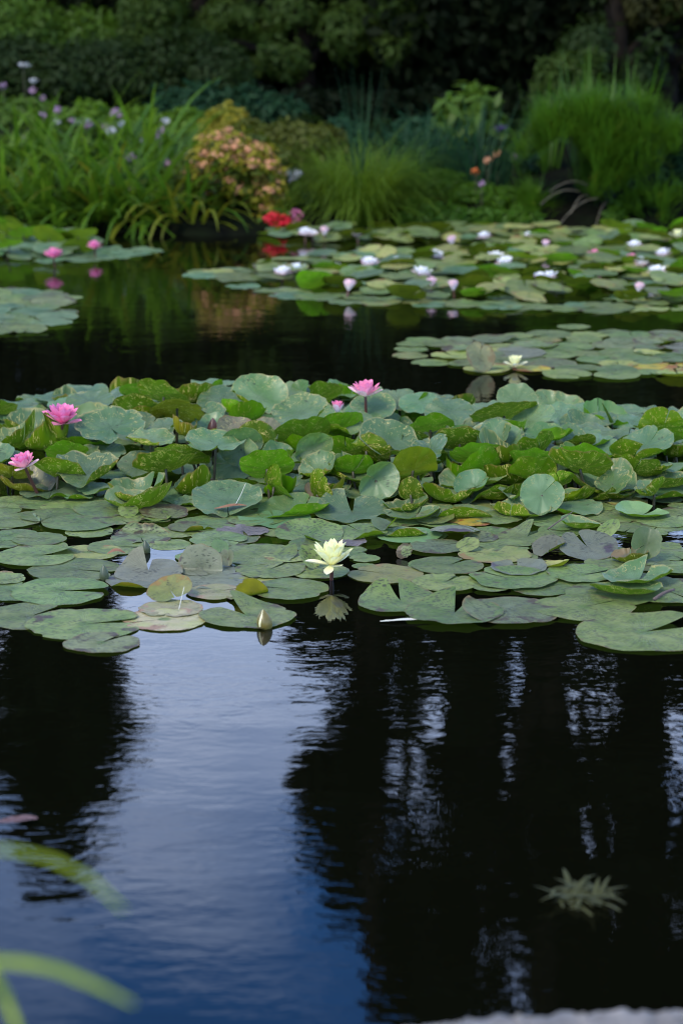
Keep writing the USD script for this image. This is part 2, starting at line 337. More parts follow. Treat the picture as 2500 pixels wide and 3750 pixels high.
i, j = np.meshgrid(np.arange(len(gy) - 1), np.arange(nx - 1), indexing='ij'); q = (i * nx + j).ravel()
F = np.vstack([np.stack([q, q + 1, q + nx + 1], 1), np.stack([q, q + nx + 1, q + nx], 1)])
g = Nodes(); pos = g('geometry') + '.position'
col = g.mix(g.ramp(g.noise(pos, 3.5, 5, 0.6), 0.35, 0.65), (0.004, 0.0035, 0.0025), (0.005, 0.008, 0.003))
M['soil'] = g.make('soil_material', g('principled_bsdf', base_color=col, roughness=0.95, specular_ior_level=0.03, normal=g('bump', height=g.noise(pos, 18, 5), distance=0.03) + '.normal') + '.BSDF')
tag(obj('ground', (V, F), M['soil']), kind='structure')

# still dark water with small ripples that travel over it
g = Nodes(); pos = g('geometry') + '.position'
m1 = g('mapping', vector=pos, rotation=(0, 0, 0.25), scale=(0.8, 1.35, 1.0)) + '.vector'
m2 = g('mapping', vector=pos, rotation=(0, 0, -0.35), scale=(0.75, 1.5, 1.0)) + '.vector'
n1 = g.noise(m1, 3.0, 2, 0.5, 0.4); n2 = g.noise(m2, 17.0, 2, 0.55, 0.7); n3 = g.noise(m1, 48.0, 1, 0.5, 0.4)
calm = g('map_range', value=g.noise(pos, 0.9, 2), from_min=0.38, from_max=0.66, to_min=0.18, to_max=1.0, clamp=True) + '.result'
h = g.math('add', g.math('multiply', n1, 0.0017), g.math('multiply', calm, g.math('add', g.math('multiply', n2, 0.0007), g.math('multiply', n3, 0.00013))))
nrm = g('bump', height=h, distance=1.0, strength=1.0) + '.normal'
M['water'] = g.make('water_material', g('principled_bsdf', base_color=(0.0011, 0.0011, 0.0004), roughness=0.012, ior=1.333, specular_ior_level=0.5, normal=nrm) + '.BSDF')
W = 40.0
tag(obj('water', (np.array([[-W, 1.0, 0], [W, 1.0, 0], [W, 15.6, 0], [-W, 15.6, 0]]), np.array([[0, 1, 2], [0, 2, 3]])), M['water'], smooth=False), kind='structure')

# ------------------------------------------------------------------ the far bank
F_ = foliage_material
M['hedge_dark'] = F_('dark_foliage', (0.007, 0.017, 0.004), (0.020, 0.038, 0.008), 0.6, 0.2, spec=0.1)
M['hedge_lit'] = F_('fresh_foliage', (0.060, 0.130, 0.010), (0.100, 0.190, 0.018), 0.5, 0.35)  # hedge leaves in a lit tone: light on the tops put into colour
M['hedge_soft'] = F_('soft_green_foliage', (0.034, 0.078, 0.008), (0.066, 0.125, 0.016), 0.5, 0.3)  # paler leaf colour for the lit top of the hedge at the back
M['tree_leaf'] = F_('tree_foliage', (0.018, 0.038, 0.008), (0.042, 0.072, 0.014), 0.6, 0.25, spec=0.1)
M['tree_dark'] = F_('deep_tree_foliage', (0.003, 0.006, 0.003), (0.007, 0.012, 0.005), 0.7, 0.1, spec=0.05)  # near-black leaves: the deep shade of the wood put into their colour
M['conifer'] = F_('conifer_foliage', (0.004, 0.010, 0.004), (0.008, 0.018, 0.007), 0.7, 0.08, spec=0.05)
M['tree_rust'] = F_('rusty_foliage', (0.016, 0.020, 0.005), (0.034, 0.028, 0.008), 0.6, 0.2, spec=0.1)
M['strap'] = F_('strap_leaf', (0.045, 0.110, 0.008), (0.145, 0.255, 0.028), 0.45, 0.35, c3=(0.15, 0.15, 0.02))
M['strap_deep'] = F_('deep_strap_leaf', (0.028, 0.075, 0.006), (0.075, 0.150, 0.016), 0.45, 0.3)
M['strap_yellow'] = F_('yellowing_strap_leaf', (0.08, 0.12, 0.012), (0.18, 0.17, 0.02), 0.5, 0.35)
M['fine'] = F_('fine_grass_leaf', (0.058, 0.115, 0.010), (0.120, 0.185, 0.020), 0.5, 0.3, c3=(0.13, 0.13, 0.03))
M['feather'] = F_('feathery_leaf', (0.026, 0.076, 0.006), (0.074, 0.155, 0.013), 0.5, 0.3)
M['olive'] = F_('olive_leaf', (0.050, 0.064, 0.010), (0.090, 0.105, 0.016), 0.55, 0.3)
M['teal'] = F_('blue_green_leaf', (0.009, 0.034, 0.022), (0.020, 0.060, 0.036), 0.6, 0.2, spec=0.12)
M['mid'] = F_('mid_green_leaf', (0.036, 0.082, 0.010), (0.085, 0.150, 0.024), 0.5, 0.3)
M['golden'] = F_('golden_leaf', (0.18, 0.19, 0.020), (0.28, 0.22, 0.040), 0.5, 0.35, c3=(0.30, 0.13, 0.06))
M['hydrangea'] = F_('yellow_green_leaf', (0.026, 0.046, 0.005), (0.095, 0.115, 0.012), 0.5, 0.3)  # shade of the gaps between blooms put into a darker leaf colour
M['salmon'] = F_('salmon_flower', (0.58, 0.27, 0.13), (0.68, 0.40, 0.22), 0.6, 0.3, c3=(0.22, 0.22, 0.04), tcol=(0.5, 0.25, 0.15))
M['red'] = F_('red_flower', (0.60, 0.015, 0.03), (0.68, 0.05, 0.09), 0.5, 0.3, tcol=(0.7, 0.05, 0.08))
M['pink'] = F_('pink_flower', (0.50, 0.12, 0.22), (0.62, 0.25, 0.36), 0.5, 0.3, tcol=(0.6, 0.2, 0.35))
M['mauve'] = F_('mauve_flower', (0.30, 0.17, 0.25), (0.42, 0.29, 0.36), 0.5, 0.3, tcol=(0.5, 0.35, 0.5))
M['white'] = F_('white_flower', (0.36, 0.36, 0.34), (0.48, 0.47, 0.46), 0.5, 0.3, tcol=(0.6, 0.6, 0.6))
M['orange'] = F_('orange_flower', (0.42, 0.09, 0.015), (0.50, 0.14, 0.03), 0.5, 0.3, tcol=(0.7, 0.2, 0.04))
M['purple'] = F_('purple_flower', (0.05, 0.025, 0.10), (0.09, 0.05, 0.15), 0.5, 0.2, tcol=(0.15, 0.08, 0.3))
M['twig'] = plain_material('bare_stem_material', (0.13, 0.115, 0.075), (0.2, 0.175, 0.12), 0.8, 30)
T = 2500 / 1568.0                                         # the picture measured 1568 wide
def bank(xt, d): return on_y(xt * T, 700, d)[0]
def height(yt, d): return float(on_y(1250, yt * T, d)[2])

def strap_clump(xt, d, n, L, w, seed, label, spread=0.9, mat='strap', base=0.16, up=1.35, group=None, cat='plant', name='daylily_clump', bend=(0.6, 1.9), yellow=0.0):
    rng = np.random.default_rng(seed); x0 = bank(xt, d); z0 = float(ground_z(x0, d))
    t = thing(name, (x0, d, z0), label, cat, group)
    def some(n):
        a = rng.uniform(0, 2 * np.pi, n); r = base * np.sqrt(rng.uniform(0, 1, n))
        roots = np.stack([r * np.cos(a), r * np.sin(a), np.full(n, -0.03)], 1)
        el = up - spread * rng.uniform(0, 1, n) ** 1.5
        return blades(roots, a + rng.normal(0, 0.5, n), el, L * rng.uniform(0.65, 1.15, n), w * rng.uniform(0.7, 1.2, n), rng.uniform(*bend, n), seg=6)
    obj('foliage', some(n), M[mat], t)
    if yellow: obj('withered_foliage', some(max(3, int(n * yellow))), M['strap_yellow'], t)
    return t

def bush(name, xt, d, ytop, halfw, mat, n, size, seed, label, cat='shrub', group=None, lumps=5, depth=None, ybase=None, aspect=2.0, stem=True, gate=0.40, gscale=5.0, droop=0.3, shell=0.5):
    """a rounded bush: its foliage in lumps over a few stems"""
    rng = np.random.default_rng(seed); x0 = bank(xt, d); z0 = float(ground_z(x0, d)); H = height(ytop, d) - z0
    zb = 0.0 if ybase is None else height(ybase, d) - z0
    r = halfw * T * px_at(np.array([x0, d, 0.5])); t = thing(name, (x0, d, z0), label, cat, group)
    dp = depth or r * 0.75; B = []
    for k in range(lumps):
        u = (k + 0.5) / lumps * 2 - 1; f = rng.uniform(0.5, 0.8); zt = H * (1 - 0.28 * u * u) * rng.uniform(0.88, 1.0); hz = (zt - zb) * 0.52
        B.append((u * r * 0.62, rng.uniform(-0.25, 0.25) * dp, zt - hz, r * f * (0.75 if lumps > 3 else 1), dp * f, hz, n / lumps))
    obj('foliage', cloud(B, size, seed, aspect, shell=shell, gate=gate, gscale=gscale, droop=droop, zmin=max(zb, 0) - 0.02), M[mat], t)
    if stem:
        ms = [tube(bezier((rng.uniform(-.1, .1) * r, 0, -0.05), (b[0] * 0.3, b[1] * 0.3, b[2] * 0.5), (b[0], b[1], b[2]), 6), 0.012 + 0.012 * H, 0.006, 6) for b in B]
        obj('stem', join(*ms), M['bark'], t)
    return t, B, H, z0

def flower_cluster(parent, centres, radius, n, size, mat, seed, name='flower_head', flat=0.6, stalk_to=None):
    rng = np.random.default_rng(seed)
    for c in centres:
        P, N = cloud_points([(c[0], c[1], c[2], radius, radius, radius * flat, n)], rng, 0.7, None, 1, seed)
        obj(name, leaves_at(P, N, size, rng, 1.3, 0.0), M[mat], parent)
    if stalk_to is not None:
        obj('stem', join(*[tube(bezier((stalk_to[0] + 0.3 * (c[0] - stalk_to[0]), c[1], stalk_to[2]), (c[0], c[1], (c[2] + stalk_to[2]) / 2), c, 5), 0.004, 0.003, 5) for c in centres]), M['stalk'], parent)

# --- strap-leaved clumps along the water, from the salmon bush towards the open end of the bank
spec = [(-20, 14.35, .62), (45, 14.15, .58), (110, 14.25, .66), (170, 14.1, .60), (235, 14.2, .78), (300, 14.12, .80), (355, 14.2, .66), (410, 14.05, .55),
        (0, 14.9, .70), (80, 14.9, .72), (160, 15.0, .74), (250, 14.9, .82), (330, 14.95, .80), (390, 15.0, .58)]
words = ['fountain-shaped', 'lush', 'loose', 'dense', 'tall', 'upright', 'slim', 'low']
for k, (xt, d, L) in enumerate(spec):
    row = 'water edge' if k < 8 else 'second row up the bank'
    order = ['eighth', 'seventh', 'sixth', 'fifth', 'fourth', 'third', 'second', 'first'][k if k < 8 else k - 6]
    strap_clump(xt, d, 52 if k < 8 else 40, L, (0.030, 0.038, 0.026, 0.034)[k % 4], 100 + k, f'{words[k % 8]} strap-leaved clump, {order} from the salmon-flowered bush along the {row}', group='strap-leaved clumps on the bank', spread=1.15, yellow=0.08 if k < 8 else 0.0, mat=('strap', 'strap_deep', 'strap', 'feather')[(k * 5) % 4])
strap_clump(455, 14.0, 16, 0.5, 0.03, 131, 'sparse yellowed strap leaves drooping over the water beside the salmon-flowered bush', spread=1.4, mat='strap_yellow', bend=(1.4, 2.4))
strap_clump(105, 13.95, 12, 0.42, 0.034, 132, 'few pale broad strap leaves leaning over the pink-flowered pads at the water edge', spread=1.5, bend=(0.4, 1.2))

# --- mixed perennials above the strap leaves
for k, (xt, yt, hw, m, lab, d) in enumerate([
        (40, 300, 80, 'mid', 'leafy green perennial with mauve flowers below the dark hedge', 15.3), (150, 262, 80, 'mid', 'leafy perennial dotted with pale mauve flowers in the middle of the bank', 15.4),
        (20, 350, 70, 'mid', 'leafy plant beside the strap leaves at the open end of the bank', 14.75), (120, 345, 70, 'mid', 'broad leafy plant below the pale mauve flowers', 14.7), (205, 330, 60, 'mid', 'leafy plant between tall strap leaves and pale mauve flowers', 14.8), (70, 440, 60, 'mid', 'low leafy plant at the water behind the pink-flowered pads', 14.2), (400, 400, 45, 'mid', 'leafy plant between the strap leaves and the salmon-flowered bush', 14.3),
        (250, 262, 75, 'mid', 'leafy perennial with white blooms behind the tall strap leaves', 15.4), (345, 285, 70, 'mid', 'bushy green perennial behind the tall strap leaves beside the golden shrub', 15.4)]):
    t, B, H, z0 = bush('perennial', xt, d, yt, hw, m, 1500, 0.075, 150 + k, lab, 'plant', gate=0.36, stem=False)
    rng = np.random.default_rng(180 + k)
    cs = [(rng.uniform(-.32, .32), rng.uniform(-.35, -.1), H * rng.uniform(0.72, 1.06)) for _ in range(4 if d > 15 else 0)]
    if not cs: continue
    flower_cluster(t, cs, 0.019, 14, 0.02, 'white' if k == 7 else 'mauve', 190 + k, stalk_to=(0, 0, H * 0.3))
for xt, yt, d, m, r, lab in [(300, 358, 14.6, 'mauve', .045, 'mauve flower head on a tall stem among the strap leaves'), (382, 372, 14.6, 'mauve', .032, 'small mauve flower head between strap leaves and the salmon-flowered bush'),
                         (258, 298, 15.0, 'white', .042, 'white flower head rising behind the tall strap leaves'), (382, 277, 15.3, 'white', .03, 'small white flower head just below the golden shrub'), (332, 325, 14.8, 'white', .035, 'whitish flower head in the middle of the strap leaves'),
                         (270, 258, 15.6, 'mauve', .05, 'pale mauve flower head at the top of the planted bank'), (135, 250, 15.6, 'mauve', .04, 'pale mauve flower head below the dark hedge')]:
    x0 = bank(xt, d); z0 = float(ground_z(x0, d)); h = height(yt, d) - z0
    t = thing('tall_flower', (x0, d, z0), lab, 'flower')
    flower_cluster(t, [(0, 0, h)], r * .72, 30, 0.022, m, int(xt), stalk_to=(0.01, 0, -0.02))
# pale phlox and the umbel that stick out in front of the dark hedge
t = thing('phlox', (bank(25, 16), 16, float(ground_z(bank(25, 16), 16))), 'tall phlox with pale pink heads standing before the dark hedge', 'flower')
hz = [height(y, 16) - float(ground_z(bank(25, 16), 16)) for y in (195, 205, 212, 225)]
flower_cluster(t, [(-.03, 0, hz[0]), (.16, 0, hz[1]), (.22, .05, hz[3]), (-.12, 0, hz[2])], 0.020, 20, 0.022, 'mauve', 7, stalk_to=(0.05, 0, 0))
obj('foliage', cloud([(0.05, 0, hz[3] * 0.75, .28, .15, hz[3] * 0.33, 260)], 0.09, 8, 3.0, gate=None), M['mid'], t)
zu = height(147, 16.2) - float(ground_z(bank(62, 16.2), 16.2))
t = thing('umbel_flower', (bank(62, 16.2), 16.2, float(ground_z(bank(62, 16.2), 16.2))), 'white flat-topped umbel on a thin stem before the dark hedge', 'flower')
flower_cluster(t, [(0, 0, zu)], 0.040, 36, 0.016, 'white', 9, flat=0.25, stalk_to=(0.02, 0, 0))
flower_cluster(t, [(.06, 0, zu - .1)], 0.025, 20, 0.02, 'white', 10, flat=0.3, stalk_to=(0.03, 0, 0))

# --- shrubs
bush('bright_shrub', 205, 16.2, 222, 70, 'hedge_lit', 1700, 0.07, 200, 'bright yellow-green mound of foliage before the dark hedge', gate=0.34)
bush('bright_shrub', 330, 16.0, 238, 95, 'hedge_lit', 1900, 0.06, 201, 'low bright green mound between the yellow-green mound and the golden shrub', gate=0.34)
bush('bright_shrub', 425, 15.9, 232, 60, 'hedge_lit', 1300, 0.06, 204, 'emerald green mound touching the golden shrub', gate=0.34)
bush('golden_shrub', 520, 15.6, 222, 62, 'golden', 1500, 0.06, 202, 'golden yellow shrub above the salmon-flowered bush', gate=0.34)
bush('golden_shrub', 565, 15.5, 262, 50, 'olive', 1000, 0.06, 205, 'dull bronze shrub beside the golden shrub', gate=0.34)
t, B, H, z0 = bush('hydrangea_bush', 535, 14.35, 285, 122, 'hydrangea', 3200, 0.075, 203, 'salmon-flowered bush leaning over the dark water', lumps=6, gate=0.36, depth=0.36)
rng = np.random.default_rng(31); cs = []
for x_, y_ in [(450, 368), (462, 380), (478, 358), (470, 345), (488, 372), (500, 352), (520, 338), (540, 330), (556, 335), (572, 345), (585, 335), (600, 340), (612, 350), (545, 350), (565, 360), (580, 372), (615, 378), (625, 372),
               (505, 308), (520, 300), (545, 312), (470, 318), (440, 395), (455, 410), (476, 400), (498, 392), (520, 375), (530, 360), (500, 420), (520, 430), (470, 440), (560, 395), (548, 430), (620, 430), (632, 415), (625, 455), (590, 395), (605, 400), (635, 445), (640, 395), (530, 412), (592, 418), (600, 440), (608, 480), (618, 470), (612, 492), (575, 450)]:
    p = on_y(x_ * T, y_ * T, 14.05 + rng.uniform(-.05, .12)); cs.append((p[0] - bank(535, 14.35), p[1] - 14.35, p[2] - z0))
flower_cluster(t, cs, 0.036, 26, 0.028, 'salmon', 32)
obj('young_foliage', join(*[cloud([(c[0], c[1] + .01, c[2] - .01, (.075), .05, .05, 22)], .05, 33 + q) for q, c in enumerate(cs)]), M['golden'], t)
bush('olive_shrub', 660, 15.3, 268, 120, 'olive', 2600, 0.05, 210, 'soft olive shrub behind the fountain grass', gate=0.3, lumps=6)
bush('olive_shrub', 735, 15.6, 275, 70, 'olive', 1400, 0.05, 211, 'olive green mound before the black shade of the wood', gate=0.3)
t, B, H, z0 = bush('geranium', 640, 13.98, 478, 40, 'mid', 300, 0.05, 214, 'red geranium hanging over the water', 'flower', stem=False, depth=0.12)
def at_bank(t0, xs, d): return [tuple(on_y(x_ * T, y_ * T, d) - np.array(t0)) for x_, y_ in xs]
t0 = (bank(640, 13.98), 13.98, z0)
flower_cluster(t, at_bank(t0, [(612, 500), (628, 492), (640, 502), (650, 512), (660, 508), (640, 515), (625, 508), (655, 497)], 13.86), 0.020, 16, 0.026, 'red', 33)
flower_cluster(t, at_bank(t0, [(676, 485), (690, 490), (682, 503)], 13.88), 0.019, 14, 0.024, 'pink', 34)
t, B, H, z0 = bush('white_phlox', 665, 14.3, 392, 38, 'mid', 420, 0.055, 216, 'small white and pale pink flowers beside the salmon-flowered bush', 'flower', stem=False)
flower_cluster(t, at_bank((bank(665, 14.3), 14.3, z0), [(645, 400), (660, 395), (675, 402), (685, 396), (668, 410)], 14.15), 0.02, 16, 0.024, 'white', 35)
bush('leafy_mound', 690, 14.3, 430, 45, 'teal', 700, 0.05, 217, 'blue-green leafy mound between the red geranium and the fountain grass', 'plant', gate=0.3, stem=False)

# fountain grass: fine arching blades and a few upright plumes
def fountain(xt, d, n, L, seed, label, name='fountain_grass', mat='fine', w=0.006, plume=0, base=0.10, bend=(1.2, 2.5), up=1.45):
    t = strap_clump(xt, d, n, L, w, seed, label, spread=0.75, mat=mat, base=base, up=up, name=name, bend=bend, cat='grass')
    if plume:
        rng = np.random.default_rng(seed + 1)
        a = rng.uniform(0, 6.28, plume)
        obj('plume', blades(np.zeros((plume, 3)), a, np.full(plume, 1.5) - rng.uniform(0, .22, plume), L * rng.uniform(0.95, 1.3, plume), np.full(plume, .006), rng.uniform(0.0, 0.15, plume), seg=4), M['teal'], t)
    return t
fountain(828, 14.2, 900, 0.74, 300, 'tall fountain-shaped tuft of fine grass with thin upright plumes at the water edge', plume=26)
fountain(775, 14.35, 420, 0.58, 302, 'shorter tuft of fine grass beside the blue-green mound')
fountain(885, 14.5, 380, 0.60, 304, 'fine grass tuft behind the tall fountain grass', mat='feather')
# mixed low planting
for k, (xt, yt, hw, m, d, lab) in enumerate([
        (930, 395, 70, 'mid', 14.6, 'low green ground plant beside the fountain grass'), (1010, 380, 70, 'feather', 14.6, 'low feathery mound in the middle of the planting'), (960, 330, 90, 'teal', 15.3, 'blue-green planting before the black shade'),
        (1090, 335, 80, 'teal', 15.2, 'grey-green planting below the broad-leaved shrub'), (1180, 335, 60, 'teal', 15.2, 'blue-green planting below the rounded little tree'), (1090, 415, 70, 'feather', 14.5, 'green mound behind the far lily pads'), (1165, 425, 60, 'feather', 14.4, 'green mound beside the feathery bush'),
        (960, 450, 60, 'feather', 14.15, 'low yellow-green mound at the water edge by the fountain grass'), (1040, 465, 60, 'feather', 14.1, 'low yellow-green mound at the water edge, second from the fountain grass'), (1130, 470, 60, 'feather', 14.1, 'low yellow-green mound at the water edge, third from the fountain grass'), (1200, 470, 45, 'feather', 14.05, 'low bright mound at the foot of the feathery bush')]):
    bush('low_plant', xt, d, yt, hw, m, 1100, 0.05, 320 + k, lab, 'plant', gate=0.3, stem=False, aspect=3.0)
for k, (xt, d, n, L, lab) in enumerate([(1000, 15.0, 90, .55, 'blue-green grassy tuft under the broad-leaved shrub'), (1105, 14.8, 110, .6, 'dark green sword-leaved clump beside the orange flower'), (935, 15.0, 90, .55, 'grassy tuft behind the fountain grass')]):
    strap_clump(xt, d, n, L, 0.012, 340 + k, lab, mat='teal', spread=0.6, bend=(.2, .9), name='grass_clump', cat='grass')
for xt, yt, d, m, r, lab in [(1092, 392, 14.4, 'orange', .026, 'single orange flower in the middle of the green planting'), (1118, 368, 14.6, 'salmon', .04, 'faded salmon flower head behind the single orange flower'), (1140, 352, 14.8, 'salmon', .03, 'small rust flower head under the purple spike'),
                         (1178, 358, 14.8, 'mauve', .03, 'mauve flower head beside the feathery bush'), (1145, 292, 15.3, 'purple', .05, 'purple flower spike before the black shade'), (1105, 420, 14.2, 'mauve', .02, 'tiny pale pink flower below the orange one'),
                         (1372, 268, 14.9, 'orange', .03, 'orange flower among the sword leaves on top of the feathery bush'), (1480, 262, 15.0, 'salmon', .035, 'salmon flower beside the sword leaves'), (1465, 232, 15.6, 'purple', .05, 'purple flower behind the sword leaves')]:
    x0 = bank(xt, d); z0 = float(ground_z(x0, d)); h = height(yt, d) - z0
    t = thing('garden_flower', (x0, d, z0), lab, 'flower')
    flower_cluster(t, [(0, 0, h)], r * .62, 26, 0.02, m, int(xt) + 5, stalk_to=(0.01, 0, -0.02))

# feathery bush with bare arching stems and sword leaves above it
rng = np.random.default_rng(44); d = 14.35; x0 = bank(1385, d); z0 = float(ground_z(x0, d))
t = thing('feathery_bush', (x0, d, z0), 'big feathery green bush with bare stems over the water', 'shrub')
B = []
for x_, y_, rx, ry, n in [(1290, 360, 75, 75, 1500), (1370, 335, 80, 70, 1500), (1450, 350, 75, 85, 1400), (1510, 400, 60, 100, 1200), (1330, 400, 110, 60, 1500), (1430, 420, 90, 70, 1200), (1245, 420, 60, 70, 1000), (1500, 480, 50, 60, 700), (1225, 490, 45, 40, 500), (1260, 300, 30, 50, 500), (1310, 275, 30, 45, 500), (1350, 262, 26, 45, 450), (1405, 268, 30, 45, 450), (1470, 275, 32, 50, 450), (1530, 320, 30, 50, 450), (1210, 380, 35, 45, 500), (1545, 450, 30, 60, 500)]:
    p = on_y(x_ * T, y_ * T, d + rng.uniform(-.15, .15)); s = T * px_at(p)
    B.append((p[0] - x0, p[1] - d, p[2] - z0, rx * s * 1.05, 0.28, ry * s * 1.05, n * 2.2))
P, N = cloud_points(B, rng, 0.2, 0.50, 4.0, 3)
az = np.arctan2(N[:, 1], N[:, 0]) + rng.normal(0, .5, len(P))
obj('foliage', blades(P, az, rng.uniform(0.5, 1.3, len(P)), rng.uniform(.06, .20, len(P)), np.full(len(P), .007), rng.uniform(0, 1.3, len(P)), seg=3), M['feather'], t)
nb = rng.choice(len(P), 160, replace=False)
obj('withered_foliage', blades(P[nb], az[nb], rng.uniform(.2, 1.2, 160), rng.uniform(.10, .24, 160), np.full(160, .005), rng.uniform(.3, 1.6, 160), seg=3), M['strap_yellow'], t)
for x_, y_, bx, by in [(1262, 440, 1350, 425), (1285, 515, 1372, 455), (1240, 470, 1330, 440), (1365, 530, 1392, 465), (1310, 490, 1350, 450)]:
    a, b = on_y(x_ * T, y_ * T, d - .22), on_y(bx * T, by * T, d)
    o = np.array([x0, d, z0])
    obj('bare_stem', tube(bezier(b - o, (a + b) / 2 - o + [0, 0, .08], a - o, 8), 0.0032, 0.0016, 6), M['twig'], t)
a, b = on_y(1385 * T, 540 * T, d - .3), on_y(1460 * T, 455 * T, d)
obj('leafy_branch', cloud([tuple(q - o) + (.05, .05, .05, 90) for q in bezier(b, (a + b) / 2 + [0, 0, .1], a, 7)], 0.05, 46, 3.0), M['feather'], t)
for k, (xt, d_, L, lab) in enumerate([(1345, 14.75, 1.0, 'upright sword leaves rising out of the feathery bush'), (1395, 14.8, 1.02, 'tall sword leaves behind the feathery bush, beside the orange flower'), (1445, 14.85, .98, 'sword leaves behind the feathery bush below the purple flower'), (1245, 15.3, .72, 'sword leaves beside the trunk of the rounded little tree')]):
    strap_clump(xt, d_, 15, L * .80, 0.030, 350 + k, lab, mat='feather', spread=0.25, up=1.52, bend=(0.0, .3), name='sword_leaf_plant', base=.10)
# broad-leaved shrub, rounded little tree
bush('broad_leaved_shrub', 1080, 15.6, 168, 80, 'mid', 520, 0.14, 360, 'open broad-leaved shrub standing before the black shade', gate=0.42, aspect=2.6, lumps=6, depth=.3, gscale=3.0)
def tree(name, loc, trunk_h, r, blobs, size, mat, seed, label, cat='tree', gate=0.42, gscale=1.1, aspect=1.9, lean=0.0, shell=0.45, limbs=True, droop=0.3, gaps=None):
    t = thing(name, loc, label, cat); rng = np.random.default_rng(seed)
    top = (lean, 0, trunk_h)
    pts = bezier((0, 0, -0.2), (lean * 0.2 + rng.uniform(-.1, .1), rng.uniform(-.1, .1), trunk_h * 0.5), top, 9)
    ms = [tube(pts, r, r * 0.35, 10)]
    if limbs:
        for b in blobs:
            s = pts[min(8, max(2, int(8 * min(1.0, (b[2] * 0.62) / trunk_h))))]
            ms.append(tube(bezier(s, (s + np.array(b[:3])) / 2 + [0, 0, 0.12 * np.linalg.norm(np.array(b[:3]) - s)], b[:3], 7), r * 0.35, r * 0.08, 6))
    obj('trunk', join(*ms), M['bark'], t)
    P, N = cloud_points(blobs, rng, shell, gate, gscale, seed); keep = P[:, 2] > .05
    if gaps is not None: keep &= gaps(P + np.array(loc), rng)
    obj('crown', leaves_at(P[keep], N[keep], size, rng, aspect, droop), M[mat], t)
    return t
d = 15.9; x0 = bank(1300, d); z0 = float(ground_z(x0, d)); s = T * px_at(np.array([x0, d, .6]))
hz = lambda y: height(y, d) - z0
tree('small_tree', (x0, d, z0), hz(190), 0.018, [(-.07, 0, hz(178), .15, .14, .10, 900), (.08, .03, hz(165), .17, .15, .12, 1000), (.0, 0, hz(150), .15, .14, .10, 800), (.18, 0, hz(195), .10, .1, .09, 500), (.16, 0, hz(140), .05, .05, .09, 160), (-.16, 0, hz(150), .05, .05, .05, 140), (-.14, 0, hz(205), .1, .1, .07, 400)], 0.05, 'tree_leaf', 370, 'small rounded tree on a thin pale trunk behind the feathery bush', gate=0.36, gscale=6.0)
bush('leafy_mound', 1500, 15.3, 250, 70, 'teal', 900, .07, 372, 'dark blue-green foliage beside the sword leaves', 'plant')
bush('leafy_mound', 1555, 14.5, 330, 50, 'teal', 900, .06, 373, 'dark leafy mound behind the feathery bush at the water', 'plant')
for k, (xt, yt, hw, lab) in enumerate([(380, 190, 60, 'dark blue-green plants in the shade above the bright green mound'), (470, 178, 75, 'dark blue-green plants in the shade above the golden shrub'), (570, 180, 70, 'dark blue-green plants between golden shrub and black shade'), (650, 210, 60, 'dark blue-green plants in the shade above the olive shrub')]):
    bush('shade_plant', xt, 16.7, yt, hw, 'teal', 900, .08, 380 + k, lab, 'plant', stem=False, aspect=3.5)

for k, (xt, lab) in enumerate([(590, 'low dark ground plant above the golden shrub'), (690, 'low dark ground plant above the olive shrub'), (790, 'low dark ground plant behind the plumes'), (890, 'low dark ground plant behind the fountain grass'), (985, 'low dark ground plant beside the broad-leaved shrub'), (1180, 'low dark ground plant before the rounded little tree'), (1400, 'low dark ground plant behind the sword leaves')]):  # added cover, its near-black colour standing for the shade there
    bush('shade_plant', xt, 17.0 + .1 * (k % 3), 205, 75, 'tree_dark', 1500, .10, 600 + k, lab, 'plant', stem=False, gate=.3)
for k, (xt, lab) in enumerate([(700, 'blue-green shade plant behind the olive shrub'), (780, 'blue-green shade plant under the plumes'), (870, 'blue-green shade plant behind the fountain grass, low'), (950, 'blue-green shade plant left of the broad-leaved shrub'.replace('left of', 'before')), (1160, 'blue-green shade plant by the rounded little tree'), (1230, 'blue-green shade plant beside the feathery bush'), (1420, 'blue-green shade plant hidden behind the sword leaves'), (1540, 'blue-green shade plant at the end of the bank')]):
    bush('shade_plant', xt, 15.9 + .08 * (k % 3), 258 + 8 * (k % 3), 60, 'teal' if k % 2 else 'hedge_dark', 1100, .07, 640 + k, lab, 'plant', stem=False, gate=.3)
